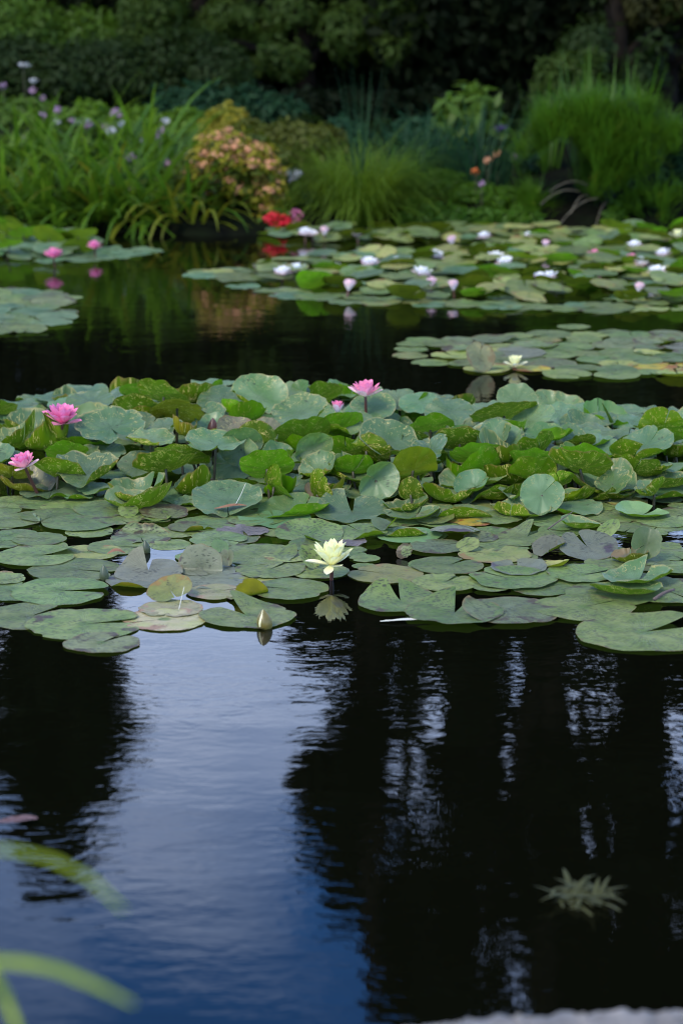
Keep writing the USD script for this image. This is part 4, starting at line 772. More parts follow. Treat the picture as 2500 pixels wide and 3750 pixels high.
ra('leaf_scar', 790, 1610, 226, .15, 12, 100, c=.16, n=-75, lb=(-.1, .2), nw=8, note='pale leaf held high on a bare dark stalk'); ra('leaf', 860, 1685, 198, .07, 48, 60, c=.1); ra('leaf', 720, 1640, 150, .1, 24, 30)
ra('leaf_scar', 1350, 1660, 195, .09, 36, -80, c=.12); ra('leaf_bright', 978, 1703, 200, .11, 50, -88, c=.12, n=100, sq=.95, note='bright green leaf showing its lit lower face')
ra('leaf_scar', 602, 1686, 240, .10, 34, -75, c=.22, n=70, wv=.03); ra('leaf', 1580, 1696, 95, .05, 14); ra('leaf_scar', 1160, 1700, 162, .09, 24, 55, c=.28, n=130); ra('leaf_scar', 1280, 1710, 172, .08, 12, 120, c=.3)
ra('leaf_bright', 1745, 1655, 202, .11, 38, -88, c=.18, n=95, wv=.02); ra('leaf', 2300, 1665, 205, .06, 5); ra('leaf_bright', 2480, 1652, 105, .06, 32, -90)
ra('leaf_scar', 315, 1715, 245, .08, 15, 100, c=.16, n=190, f=[(.55, -38, 85, .18)]); ra('leaf_bright', 2125, 1675, 245, .09, 34, -88, c=.15, n=95); ra('leaf_bright', 1955, 1690, 236, .08, 34, -92, c=.15, n=80)
ra('leaf_scar', 2390, 1706, 158, .06, -8, 90, c=.28); ra('leaf', 2470, 1702, 138, .05, 8); ra('leaf', 2100, 1720, 135, .06, 46, 120); ra('leaf_brown', 45, 1726, 155, .06, 28, -90, c=.2); ra('leaf_brown', 100, 1757, 235, .04, -6, 90, c=.34, n=200, wv=.03)
ra('leaf_olive', 1512, 1700, 176, .10, 74, -72, f=[(.1, 100, 45, .3)], n=130, sq=1.15, note='tall olive leaf folded upright like a butterfly'); ra('leaf_bright', 1680, 1720, 155, .06, -4, 90, c=.62, n=88, nw=14, p=2.2, note='steep bowl-shaped leaf split down the middle')
ra('leaf_scar', 1385, 1736, 195, .06, 4, 100, c=.28, n=60, wv=.03); ra('leaf_scar', 705, 1750, 185, .06, -6, 60, c=.52, n=190, note='deep dark bowl-shaped leaf'); ra('leaf', 955, 1788, 125, .02, 5)
ra('leaf_scar', 2205, 1742, 268, .06, 3, 110, c=.30, n=165, nw=8); ra('leaf_scar', 1855, 1726, 232, .06, -12, 90, c=.44, n=90); ra('leaf_bright', 1025, 1772, 165, .05, -3, 130, c=.5, n=132, nw=9, note='bright green bowl-shaped leaf')
ra('leaf_scar', 2420, 1752, 255, .04, 2, 100, c=.2, n=150); ra('leaf', 345, 1788, 138, .03, 4); ra('leaf', 190, 1792, 235, .02, 2, f=[(.7, -85, 80, .2)]); ra('leaf', 285, 1809, 115, .02, 3)
ra('leaf_scar', 505, 1808, 272, .035, -4, 90, c=.34, n=60); ra('leaf_scar', 500, 1778, 240, .055, -2, 120, c=.36, n=38, nw=9)
ra('leaf_brown', 1188, 1786, 188, .04, 2, 100, c=.42, n=182, nw=10, wv=.04, note='bowl-shaped leaf with a broad tan rim'); ra('leaf_scar', 1365, 1796, 215, .02, -2, 90, c=.2, n=60)
ra('leaf_scar', 1830, 1792, 215, .03, -6, 90, c=.26); ra('leaf_scar', 2230, 1793, 205, .03, -4, 90, c=.22); ra('leaf', 2420, 1802, 215, .02, 1); ra('leaf_scar', 2075, 1797, 215, .03, -6, 90, c=.28)
ra('leaf_scar', 1645, 1792, 222, .04, 3, 110, c=.34, n=132, nw=9); ra('leaf_scar', 1905, 1858, 235, .012, -3, 90, c=.2); ra('leaf', 1985, 1812, 150, .06, 52, 100, c=.05, sq=1.1, note='pale leaf standing on edge like a fin')
ra('leaf', 2080, 1852, 255, .01, 1); ra('leaf_bright', 1078, 1852, 270, .014, -2, 80, c=.2, n=60, f=[(.66, -60, 50, .2)]); ra('leaf', 1290, 1850, 275, .015, 3, n=95, lb=(.32, .0), c=.1, nw=9, note='pale leaf with one pointed corner raised')
ra('leaf_scar', 1482, 1840, 178, .02, -10, 120, c=.3); ra('leaf', 682, 1833, 88, .02, 12); ra('leaf', 832, 1826, 250, .035, 15, 92, c=.14, n=275, nw=1.5, rag=.02, note='broad pale leaf carrying a dead brown leaf')

# the mass of leaves under and between the ones above
_rng = np.random.default_rng(777)
def filler(n, zlo, zhi, seed, gap, wm):
    rng = np.random.default_rng(seed); got = []; tries = 0
    poly = np.array([on_z(x, y)[:2] for x, y in [(-60, 1530), (150, 1470), (600, 1455), (1200, 1450), (1600, 1490), (2100, 1530), (2560, 1570), (2560, 1800), (2000, 1835), (1300, 1835), (700, 1830), (-60, 1800)]]); lo, hi = poly.min(0), poly.max(0)
    while len(got) < n and tries < 20000:
        tries += 1; a = lo + rng.uniform(size=2) * (hi - lo); c = False; m = len(poly)
        for k in range(m):
            (x1, y1), (x2, y2) = poly[k], poly[(k + 1) % m]
            if (y1 > a[1]) != (y2 > a[1]) and a[0] < (x2 - x1) * (a[1] - y1) / (y2 - y1) + x1: c = not c
        if not c or any((a[0] - b[0]) ** 2 + (a[1] - b[1]) ** 2 < (gap * wm) ** 2 for b in got): continue
        got.append(a)
    for a in sorted(got, key=lambda v: -v[1]):
        z = rng.uniform(zlo, zhi if a[1] < 7.75 else min(zhi, max(.02, .105 - .075 * (a[1] - 7.6)))) if zlo < .105 - .075 * (a[1] - 7.6) else .03; x, y = to_px((a[0], a[1], z)); w = wm * rng.uniform(.8, 1.15) / px_at(np.array([a[0], a[1], z])); u = rng.uniform()
        if zhi < .04: lay('raised', rng.choice(['leaf', 'leaf', 'leaf_scar']), x, y, w, z=z, t=rng.uniform(0, 8), ta=rng.uniform(30, 150))
        elif u < .4: lay('raised', rng.choice(['leaf', 'leaf_scar']), x, y, w, z=z, t=rng.uniform(8, 35), ta=rng.uniform(20, 160), c=rng.uniform(0, .3))
        elif u < .75: lay('raised', rng.choice(['leaf_scar', 'leaf_bright', 'leaf_scar']), x, y, w, z=z, t=rng.uniform(20, 50), ta=-90 + rng.uniform(-50, 50), c=rng.uniform(.1, .35))
        else: lay('raised', rng.choice(['leaf_scar', 'leaf_bright', 'leaf_scar']), x, y, w, z=z, t=rng.uniform(0, 12), ta=rng.uniform(0, 360), c=rng.uniform(.35, .6))
filler(62, .008, .03, 31, .62, .20)
filler(60, .045, .125, 32, .62, .19)

_r = np.random.default_rng(909); _up = []
while len(_up) < 26:
    _x, _y = _r.uniform(850, 2500), _r.uniform(1555, 1800)
    if all(((_x - a) / 120) ** 2 + ((_y - b) / 45) ** 2 > 1 for a, b in _up): _up.append((_x, _y))
for _x, _y in sorted(_up, key=lambda a: a[1]):
    _z = float(np.interp(_y, [1555, 1650, 1800], [.12, .11, .05])); _s = _r.uniform() < .5
    ra(_r.choice(['leaf_bright', 'leaf_scar', 'leaf']), _x, _y, _r.uniform(130, 190), _z, t=_r.uniform(40, 72), ta=(90 if _s else -90) + _r.uniform(-70, 70), c=_r.uniform(.05, .3), f=[(_r.uniform(-.1, .3), _r.uniform(0, 360), _r.uniform(35, 85), _r.uniform(.15, .3))])

# the colonies farther out: leaves strewn inside their outlines
def inside(poly, p):
    c = False; n = len(poly)
    for k in range(n):
        (x1, y1), (x2, y2) = poly[k], poly[(k + 1) % n]
        if (y1 > p[1]) != (y2 > p[1]) and p[0] < (x2 - x1) * (p[1] - y1) / (y2 - y1) + x1: c = not c
    return c
def strew(poly, n, wm, seed, style, gap=0.55):
    """style(rng, x, y, depth 0..1) -> (mat, options)"""
    rng = np.random.default_rng(seed); W = [tuple(on_z(x, y)[:2]) for x, y in poly]; W = np.array(W); got = []
    lo, hi = W.min(0), W.max(0); tries = 0
    while len(got) < n and tries < 40000:
        tries += 1; q = lo + rng.uniform(size=2) * (hi - lo)
        if not inside(W, q): continue
        d = wm * rng.uniform(.7, 1.2)
        if any((q[0] - a) ** 2 + (q[1] - b) ** 2 < (gap * (d + e) / 2) ** 2 for a, b, e in got): continue
        got.append((*q, d))
    for x, y, d in sorted(got, key=lambda a: -a[1]):
        px, py = to_px((x, y, 0)); mat, k = style(rng, px, py); z = k.pop('z', 0)
        if z: px, py = to_px((x, y, z))
        lay(k.pop('kind', 'float'), mat, px, py, d / px_at(np.array([x, y, 0])), z=z, **k)
def wild(rng, x, y):
    u = rng.uniform()
    if u < .50: return rng.choice(['leaf', 'pad', 'pad', 'pad_yellow']), dict(z=rng.uniform(.02, .07), t=rng.uniform(0, 16), ta=rng.uniform(30, 150), kind='far')
    if u < .76: return rng.choice(['leaf_umber', 'leaf_umber', 'leaf_olive', 'leaf_bright']), dict(z=rng.uniform(.02, .06), t=rng.uniform(15, 32), ta=-90 + rng.uniform(-40, 40), c=.2, kind='far')
    if u < .79: return 'leaf_brown', dict(z=.05, t=rng.uniform(10, 40), ta=-90, kind='far')
    return rng.choice(['pad', 'pad_yellow']), dict(kind='far')
def flat_edge(rng, x, y): return rng.choice(['pad', 'pad', 'leaf', 'pad_yellow']), dict(kind='far')
S = lambda *pts: [(x * T, y * T) for x, y in pts]
strew(S((600, 536), (640, 528), (900, 535), (1250, 528), (1600, 535), (1600, 575), (1250, 562), (1000, 560), (760, 556), (640, 552)), 100, .175, 71, wild, .5)
strew(S((560, 622), (690, 610), (860, 596), (1000, 582), (1250, 560), (1600, 562), (1600, 700), (1400, 703), (1200, 692), (1000, 690), (820, 678), (700, 662), (600, 645)), 230, .175, 72, wild, .5)
strew(S((415, 628), (560, 616), (640, 606), (660, 620), (620, 640), (540, 640)), 12, .22, 74, flat_edge, .5)
strew(S((520, 650), (700, 668), (860, 684), (1050, 694), (1300, 700), (1600, 706), (1600, 714), (1300, 709), (1050, 702), (860, 694), (680, 682)), 22, .24, 73, flat_edge, .55)
def lily_mix(rng, x, y):
    u = rng.uniform(); front = y > 1330
    if front and u < .45: return rng.choice(['pad_yellow', 'pad_gold', 'pad_worn']), dict(kind='middle')
    if u < .14: return rng.choice(['pad_purple', 'pad', 'pad_worn']), dict(kind='middle', t=rng.uniform(0, 6))
    if u < .55: return rng.choice(['pad_worn', 'pad_yellow']), dict(kind='middle', c=rng.uniform(0, .15))
    return 'pad', dict(kind='middle', t=rng.uniform(0, 3))
strew(S((1000, 786), (1080, 772), (1250, 764), (1420, 770), (1600, 764), (1600, 850), (1530, 862), (1400, 862), (1290, 858), (1240, 848), (1130, 842), (1040, 822)), 70, .185, 75, lily_mix, .72)
for x, y, w, m in [(968, 780, 78, 'pad'), (950, 789, 82, 'pad'), (944, 802, 80, 'pad'), (942, 816, 84, 'pad_yellow'), (988, 832, 92, 'pad'), (1060, 834, 70, 'pad'), (1318, 750, 78, 'pad'), (1410, 762, 80, 'pad'), (1118, 846, 112, 'pad_yellow'), (1230, 846, 74, 'pad_yellow')]:
    fl_k = dict(kind='middle'); lay('middle', m, x * T, y * T, w * T)
lay('middle', 'leaf_brown', 1104 * T, 820 * T, 74 * T, z=.05, t=58, ta=130, f=[(0, 60, 40, .2)], note='brown folded leaf standing among the flat ones')
def left_far(rng, x, y):
    u = rng.uniform()
    if u < .35: return rng.choice(['leaf_bright', 'leaf_olive']), dict(z=rng.uniform(.04, .1), t=rng.uniform(20, 45), ta=-90 + rng.uniform(-40, 40), c=.1, kind='shaded')
    return 'leaf', dict(z=rng.uniform(.01, .06), t=rng.uniform(0, 20), ta=rng.uniform(40, 140), kind='shaded')
strew(S((-40, 545), (90, 542), (170, 550), (215, 562), (180, 585), (100, 594), (-40, 596)), 52, .19, 76, left_far, .5)
strew(S((100, 588), (210, 566), (300, 571), (375, 577), (310, 586), (200, 596), (90, 600)), 18, .19, 77, lambda r, x, y: ('leaf', dict(kind='shaded')), .5)
strew(S((-60, 668), (60, 664), (176, 678), (150, 690), (130, 705), (172, 738), (110, 752), (20, 764), (-60, 768)), 44, .19, 78, lambda r, x, y: (r.choice(['leaf', 'pad', 'pad', 'pad_worn']), dict(kind='pale', t=r.uniform(0, 6), wv=.02)), .72)

# --- build them
KEEP_FAR = 510
def area(q): return q['w'] ** 2 * (1.5 if q['kind'] in ('float', 'raised') else 1.0)
order = sorted([k for k, q in enumerate(PADS) if q['kind'] not in ('float', 'raised')], key=lambda k: -area(PADS[k]))
n_hero = len(PADS) - len(order)
small = {k for k in order[max(0, KEEP_FAR - n_hero):] if PADS[k]['cx'] > 0 and PADS[k]['kind'] == 'far'}
placed, far_rest = [], {}
for idx, q in enumerate(PADS):
    hero = q['kind'] in ('float', 'raised')
    z = q['z']; p = on_z(q['cx'], q['cy'], max(z, .004)); R = q['w'] / 2 * px_at(p) * (1.0 if not q['c'] else 1.04)
    nt, nr = (72, 10) if hero else (26, 4)
    P, Fc, lc, lr = pad_mesh(R, q['n'], q['nw'], q['c'], q['p'], q['wv'], q['wk'], q['lb'], q['f'], q['rag'], nr, nt, q['seed'], q['t'], q['ta'], q['sq'], q['warp'], 1.6 if q['mat'] in ('pad_worn', 'leaf_brown', 'leaf_scar') else .8)
    mid = (P.max(0) + P.min(0)) / 2; low = P[:, 2].min() - mid[2]
    flat = not q['t'] and not z
    base = 0.003
    if flat or q['kind'] in ('float', 'middle', 'pale'):
        lay_no = 0
        for (x, y, r, l) in placed:
            if abs(x - p[0]) < r + R and (x - p[0]) ** 2 + (y - p[1]) ** 2 < ((r + R) * .94) ** 2: lay_no = max(lay_no, l + 1)
        lay_no = min(lay_no, 5); base = 0.001 + 0.0009 * lay_no
        placed.append((p[0], p[1], R, lay_no))
    zc = max(z, base - (np.percentile(P[:, 2], 30) - mid[2] if flat else low))
    c = on_z(q['cx'], q['cy'], zc)
    if flat and not q['c'] and not q['f'] and max(q['lb']) == 0:     # a floating leaf yields to the water: hardly any hollow below it
        pass
    off = c - mid
    q.update(pos=c, R=R, foot=off)
    if idx in small:
        far_rest.setdefault(q['mat'], []).append((P + off, Fc, lc, lr)); continue
    if q['kind'] == 'raised' or z > .015:
        x = thing('lily_leaf' if q['kind'] == 'raised' else 'lily_pad', off)
        obj('blade', (P, Fc), M[q['mat']], x, attrs={'lc': lc, 'lr': lr})
        h = off[2]
        if h > .02:
            rng = np.random.default_rng(idx); dx, dy = rng.normal(0, .02, 2)
            obj('stalk', tube(bezier((0, 0, -.002), (dx * .3, dy * .3, -h * .6), (dx, dy, -h - .03), 6), .0042 if q['w'] > 140 else .0032, .005, 7), M['stalk'], x)
        q['prim'] = x.GetPrim() if hasattr(x, 'GetPrim') else x
    else:
        q['prim'] = obj('lily_pad', (P, Fc), M[q['mat']], None, attrs={'lc': lc, 'lr': lr}, loc=off)
if far_rest:
    x = thing('distant_lily_leaves'); tag(x, kind='stuff')
    for k, ms in far_rest.items():
        v, f = join(*[(a, b) for a, b, _, _ in ms])
        obj('foliage', (v, f), M[k], x, attrs={'lc': np.vstack([m[2] for m in ms]), 'lr': np.vstack([m[3] for m in ms])})

# ------------------------------------------------------------------ flowers
def petal(L, W, cup=0.35, curl=0.35, ns=9, nt=5, point=2.2):
    s, t = np.meshgrid(np.linspace(0, 1, ns), np.linspace(-1, 1, nt), indexing='ij')
    w = W / 2 * (0.30 + 0.95 * np.sin(np.pi * np.clip(s * 0.62 + 0.06, 0, 1)) ** 1.2) * (1 - s ** (point * 1.9)) ** 0.62
    a = curl * s
    x = L * s * np.cos(a * 0.5); z = L * s * np.sin(a * 0.5) * 0.9
    y = t * w; z = z + cup * w * t ** 2
    P = np.stack([x, y, z], -1).reshape(-1, 3)
    i, j = np.meshgrid(np.arange(ns - 1), np.arange(nt - 1), indexing='ij'); q = (i * nt + j).ravel()
    F = np.vstack([np.stack([q, q + nt, q + nt + 1], 1), np.stack([q, q + nt + 1, q + 1], 1)])
    lc = P.copy(); lr = np.stack([s, t, 0 * s], -1).reshape(-1, 3)
    return P, F, lc, lr
def turned(P, elev, az, foot=0.004):
    e = elev
    P = np.column_stack([P[:, 0] * math.cos(e) - P[:, 2] * math.sin(e) + foot * math.cos(e), P[:, 1], P[:, 0] * math.sin(e) + P[:, 2] * math.cos(e)])
    return np.column_stack([P[:, 0] * math.cos(az) - P[:, 1] * math.sin(az), P[:, 0] * math.sin(az) + P[:, 1] * math.cos(az), P[:, 2]])
def lily(name, loc, rings, label, cat='water lily', group=None, seed=0, stem=None, stem_mat='red_stalk', stamens=None, merged=False, tilt=(0, 0), build=thing):
    """rings: (number, elevation in degrees, length, width, first azimuth, material, part name)"""
    rng = np.random.default_rng(seed); x = thing(name, loc, label, cat, group)
    if tilt != (0, 0): x.GetPrim(); UsdGeom.Xformable(x).AddRotateXYZOp().Set(Gf.Vec3f(tilt[0], tilt[1], 0))
    def lean(P): return P
    for n, el, L, W, a0, mat, part in rings:
        bag = []
        for k in range(n):
            P, Fc, lc, lr = petal(L * rng.uniform(.92, 1.06), W * rng.uniform(.9, 1.08), rng.uniform(.32, .5), rng.uniform(.15, .5))
            P = turned(P, math.radians(el + rng.uniform(-5, 5)), math.radians(a0 + 360 * k / n) + rng.uniform(-.08, .08))
            if merged: bag.append((P, Fc, lc, lr))
            else: obj(part, (P, Fc), M[mat], x, attrs={'lc': lc, 'lr': lr})
        if merged:
            v, f = join(*[(b[0], b[1]) for b in bag]); obj(part, (v, f), M[mat], x, attrs={'lc': np.vstack([b[2] for b in bag]), 'lr': np.vstack([b[3] for b in bag])})
    if stamens:
        n, L, mat = stamens; bag = []
        for k in range(n):
            P, Fc, lc, lr = petal(L * rng.uniform(.7, 1.1), L * .16, .3, .6, 4, 3)
            bag.append((turned(P, rng.uniform(.7, 1.5), 2.4 * k, .002), Fc, lc, lr))
        v, f = join(*[(b[0], b[1]) for b in bag]); obj('stamen', (v, f), M[mat], x, attrs={'lc': np.vstack([b[2] for b in bag]), 'lr': np.vstack([b[3] for b in bag])})
    if stem: obj('stem', tube(bezier((0, 0, .004), (stem[0] * .2, stem[1] * .2, -loc[2] * .6), (stem[0], stem[1], -loc[2] - .05), 7), .0048, .0055, 8), M[stem_mat], x)
    return x
p = on_z(1215, 2070, .040)
lily('yellow_water_lily', p, [(3, 2, .072, .027, 172, 'white_sepal', 'sepal'), (1, -28, .050, .024, 252, 'white_sepal', 'sepal'), (8, 34, .071, .023, 10, 'yellow_petal', 'petal'), (8, 52, .071, .022, 33, 'yellow_petal', 'petal'), (7, 68, .067, .020, 0, 'yellow_petal', 'petal')],
     'pale yellow water lily in full bloom, mirrored in dark water', seed=2, stem=(-.003, 0.004), stamens=(36, .03, 'stamen'))
def pink(cx, cy, z, s, seed, label, mats=('pink_petal', 'pink_petal', 'rose_petal'), tilt=(0, 0), els=(14, 36, 56, 74)):
    return lily('pink_water_lily', on_z(cx, cy, z), [(4, els[0], .056 * s, .024 * s, 250, mats[2], 'sepal'), (8, els[1], .056 * s, .021 * s, 20, mats[0], 'petal'), (8, els[2], .054 * s, .020 * s, 0, mats[1], 'petal'), (6, els[3], .046 * s, .017 * s, 30, mats[0], 'petal')],
                label, seed=seed, stem=(.01, .02), stamens=(20, .022 * s, 'stamen'), tilt=tilt)
pink(228, 1552, .15, 1.3, 11, 'deep pink open water lily above a brown-edged leaf', tilt=(8, 6))
pink(92, 1712, .10, .95, 12, 'low pink water lily leaning over by the browned grey leaf', mats=('rose_petal', 'pink_petal', 'blush_petal'), tilt=(12, -16))
pink(1235, 1512, .13, .74, 13, 'half-closed pale pink water lily, the smaller of two neighbours', mats=('rose_petal', 'rose_petal', 'blush_petal'), els=(50, 56, 66, 78))
pink(1338, 1452, .17, 1.12, 14, 'tall rose-pink open water lily against the dark water', mats=('rose_petal', 'rose_petal', 'blush_petal'))
# lilies far out: small white and blush blooms, copies of three that are built first
def proto(seed, mats, els, label, loc, s=1.0):
    return lily('white_water_lily', loc, [(5, els[0], .050 * s, .024 * s, 0, mats[1], 'sepal'), (8, els[1], .052 * s, .022 * s, 20, mats[0], 'petal'), (7, els[2], .048 * s, .020 * s, 5, mats[0], 'inner_petal')], label, 'water lily', 'white water lilies in the far colony', seed=seed, stamens=(12, .02, 'stamen'), merged=True, stem=(.0, .01))
far = sorted([(700, 540, 'o', 1.15), (718, 540, 'o', .8), (745, 540, 'b', .8), (820, 542, 'o', 1.0), (1037, 561, 'b', 1.1), (1113, 547, 'o', 1.0), (1000, 592, 'o', 1.1), (848, 609, 'o', 1.15), (683, 625, 'o', 1.2), (648, 631, 'o', .8), (968, 633, 'o', 1.25), (800, 667, 'b', 1.25), (992, 658, 'b', 1.05), (1041, 666, 'b', 1.1),
              (1138, 595, 'o', 1.1), (1160, 609, 'o', 1.2), (1252, 567, 'b', .9), (1240, 640, 'o', .9), (1262, 641, 'o', 1.1), (1365, 593, 'p', 1.0), (1430, 551, 'p', .8), (1457, 569, 'o', 1.05), (1523, 588, 'o', 1.1), (1475, 609, 'o', 1.1), (1508, 630, 'o', 1.2), (1466, 670, 'b', 1.05), (1450, 598, 'p', .9), (770, 615, 'o', .7), (1212, 543, 'o', .7), (910, 600, 'o', .7)])
ORD = 'first second third fourth fifth sixth seventh eighth ninth tenth eleventh twelfth thirteenth fourteenth fifteenth sixteenth seventeenth eighteenth nineteenth twentieth'.split()
ORD += ['twenty-' + o for o in ORD[:9]] + ['thirtieth'] + ['thirty-' + o for o in ORD[:9]] + ['fortieth'] + ['forty-' + o for o in ORD[:9]] + ['fiftieth'] + ['fifty-' + o for o in ORD[:9]] + ['sixtieth'] + ['sixty-' + o for o in ORD[:9]]
src, cnt = {}, {}
KIND = {'o': ('white open water lily', ('white_petal', 'blush_petal'), (10, 34, 58)), 'b': ('blush pink half-open water lily', ('blush_petal', 'blush_petal'), (48, 62, 76)), 'p': ('pale pink open water lily', ('rose_petal', 'blush_petal'), (12, 36, 60))}
rng = np.random.default_rng(81)
for x, y, k, s in far:
    z = .036; loc = on_z(x * T, y * T, z); cnt[k] = cnt.get(k, 0) + 1
    lab = f'{KIND[k][0]}, {ORD[cnt[k] - 1]} of its kind along the far colony from its tip'
    if k not in src: src[k] = proto(90 + len(src), KIND[k][1], KIND[k][2], lab, loc)
    else: copy_of(src[k], 'white_water_lily', loc, rng.uniform(0, 6), lab, 'water lily', 'white water lilies in the far colony', s * .88, (rng.uniform(-8, 12), rng.uniform(-8, 8)))
pink(123 * T, 592 * T, .05, 1.05, 15, 'pink water lily at the water edge of the shaded colony', mats=('pink_petal', 'rose_petal', 'rose_petal'))
pink(217 * T, 571 * T, .05, .85, 16, 'smaller pink water lily nearer the bank in the shaded colony', mats=('pink_petal', 'pink_petal', 'rose_petal'))
lily('yellow_water_lily', on_z(1182 * T, 843 * T, .012), [(4, 20, .05, .025, 0, 'white_sepal', 'sepal'), (8, 55, .05, .022, 20, 'yellow_petal', 'petal'), (6, 72, .046, .02, 0, 'yellow_petal', 'inner_petal')], 'small pale yellow water lily at the edge of the middle colony', seed=17, stem=(0, .01), merged=True)
lily('yellow_water_lily', on_z(1556 * T, 545 * T, .05), [(4, 20, .05, .025, 0, 'white_sepal', 'sepal'), (8, 50, .05, .022, 20, 'yellow_petal', 'petal')], 'tiny pale yellow water lily under the feathery bush', seed=18, stem=(0, .01), merged=True)

# buds
def bud(cx, cy_top, cy_base, w, mat, label, z0=0.0, lean=(0, 0), stripe=None, seed=0, name='lily_bud'):
    p = on_z(cx, cy_base, z0); s = px_at(p); H = (cy_base - cy_top) * s / math.cos(math.radians(13)); r = w * s / 2
    u = np.linspace(0, 1, 14); prof = r * np.sin(np.pi * (u * 0.86 + 0.12)) ** 0.75 * (1 - 0.35 * u); prof[-1] = r * .03
    ang = np.linspace(0, 2 * np.pi, 25)[:-1]
    rad = prof[:, None] * (1 + .05 * np.cos(4 * ang + 2 * u[:, None]))
    P = np.stack([rad * np.cos(ang) + lean[0] * u[:, None] * H, rad * np.sin(ang) + lean[1] * u[:, None] * H, np.broadcast_to((u * 1.12 - .12)[:, None] * H, rad.shape)], -1)
    i, j = np.meshgrid(np.arange(13), np.arange(24), indexing='ij'); a, b = i * 24 + j, i * 24 + (j + 1) % 24
    F = np.vstack([np.stack([a, b, b + 24], -1).reshape(-1, 3), np.stack([a, b + 24, a + 24], -1).reshape(-1, 3)])
    x = thing(name, p, label, 'flower bud'); obj('sepal', (P.reshape(-1, 3), F), M[mat], x)
    if stripe:
        a0 = math.radians(-105); q = []
        for k in range(3, 14):
            for da in (-.15, 0, .15):
                aa = a0 + .55 * (1 - u[k]) * -1 + da * (1 - .7 * abs(u[k] - .5)); rr = prof[k] * 1.05 + .0006
                q.append([rr * math.cos(aa) + lean[0] * u[k] * H, rr * math.sin(aa) + lean[1] * u[k] * H, (u[k] * 1.12 - .12) * H])
        f = [[k * 3 + c, (k + 1) * 3 + c + d, k * 3 + c + 1] if d == 0 else [(k + 1) * 3 + c, (k + 1) * 3 + c + 1, k * 3 + c + 1] for k in range(10) for c in range(2) for d in (0, 1)]
        obj('petal', (np.array(q), np.array(f)), M[stripe], x, attrs={'lc': np.array(q), 'lr': np.full((len(q), 3), .4)})
    obj('stem', tube([(0, 0, -.08), (0, 0, -.02), (0, 0, .004)], .005, .005), M['red_stalk'], x)
bud(972, 2231, 2300, 66, 'bud_brown', 'fat brown-green bud with a pale stripe, alone in open water', stripe='white_sepal', lean=(-.12, .05))
bud(382, 2068, 2124, 40, 'bud', 'dark green pointed bud beside the purple-grey leaves', lean=(-.02, 0))
bud(538, 1978, 2024, 34, 'bud', 'small dark bud behind the sail-like purple-grey leaf', lean=(-.12, 0))
bud(780, 1530, 1585, 46, 'red_stalk', 'dark maroon bud half hidden among the raised leaves', z0=.06)
p = on_z(2240, 1548, .07); s = px_at(p)
x = thing('lily_bud', p, 'slim green bud leaning over the flat leaves at the back of the mound', 'flower bud')
obj('sepal', tube([(0, 0, 0), (-.010, 0, .022), (-.022, 0, .045), (-.034, 0, .066)], .007, .0015, 9), M['leaf_green'] if 'leaf_green' in M else M['feather'], x); obj('stem', tube([(0, 0, .002), (.01, 0, -.1)], .003), M['stalk'], x)

# ------------------------------------------------------------------ scraps that float or lie on the leaves
def scrap(name, pts, width, mat, label, cat, curl=0.0, seed=0, fold=0.25):
    """a narrow leaf along the given points"""
    p = np.array(pts, float); n = len(p); o = p.mean(0).copy(); t = np.gradient(p, axis=0); t /= np.linalg.norm(t, axis=1, keepdims=True)
    side = np.cross(t, [0, 0, 1.0]); side /= np.linalg.norm(side, axis=1, keepdims=True)
    w = width / 2 * np.sin(np.pi * np.clip(np.linspace(.04, .97, n), 0, 1)) ** .6
    rng = np.random.default_rng(seed); j = 1 + .25 * rng.normal(size=n) * (0.6 if n > 5 else 0)
    V = np.stack([p - side * (w * j)[:, None] + [0, 0, 1] * (w * fold)[:, None], p, p + side * w[:, None] + [0, 0, 1] * (w * fold)[:, None]], 1) - o
    f = []
    for k in range(n - 1):
        for c in (0, 1): a = k * 3 + c; f += [[a, a + 1, a + 4], [a, a + 4, a + 3]]
    return tag(obj(name, (V.reshape(-1, 3), np.array(f)), M[mat], None, loc=o), label, cat)
def line(a, b, z0, z1, n=9, sag=0.0):
    A, B = on_z(*a, z0), on_z(*b, z1); t = np.linspace(0, 1, n)[:, None]
    return A + (B - A) * t + np.array([0, 0, 1.0]) * (np.sin(np.pi * t) * sag)
scrap('fallen_leaf', line((393, 2030), (460, 2028), .016, .016, 8, .008), .035, 'dead_leaf', 'scrap of orange-brown leaf floating by the small dark bud', 'leaf', seed=3)
q = next(a for a in PADS if a['cx'] == 832)
A = q['pos']
scrap('fallen_leaf', [np.array([A[0] + dx, A[1] - .058 + .012 * math.sin(9 * dx), A[2] - .012 + .004 * math.sin(40 * dx)]) for dx in np.linspace(-.035, .058, 9)], .030, 'dead_leaf', 'dead brown leaf lying in the broad pale leaf of the mound', 'leaf', seed=5)
tag(obj('straw', tube([A + np.array([.028, -.052, -.003]), A + np.array([.040, 0, .012]), A + np.array([.052, .05, .034])], .0011, .0008, 5), M['straw']), 'pale straw lying across the broad pale leaf of the mound', 'straw')
scrap('floating_leaf', line((1391, 2276), (1575, 2268), .004, .006, 9, .002), .017, 'straw', 'narrow whitish leaf floating on the dark water', 'leaf', seed=6, fold=.1)
tag(obj('stick', tube(list(line((2395, 2195), (2466, 2160), .028, .034, 6, .004)), .0052, .0036, 7), M['stick']), 'short brown stick lying on a leaf above black water', 'stick')
tag(obj('straw', tube(list(line((655, 2232), (674, 2150), .02, .055, 5)), .0011, .0008, 5), M['straw']), 'thin pale straw standing out of the pale decaying leaf', 'straw')
tag(obj('stick', tube(list(line((2005, 1938), (2098, 1872), .03, .055, 6)), .0022, .0012, 6), M['stick']), 'thin dark twig leaning on the leaf with a tall pointed corner', 'stick')
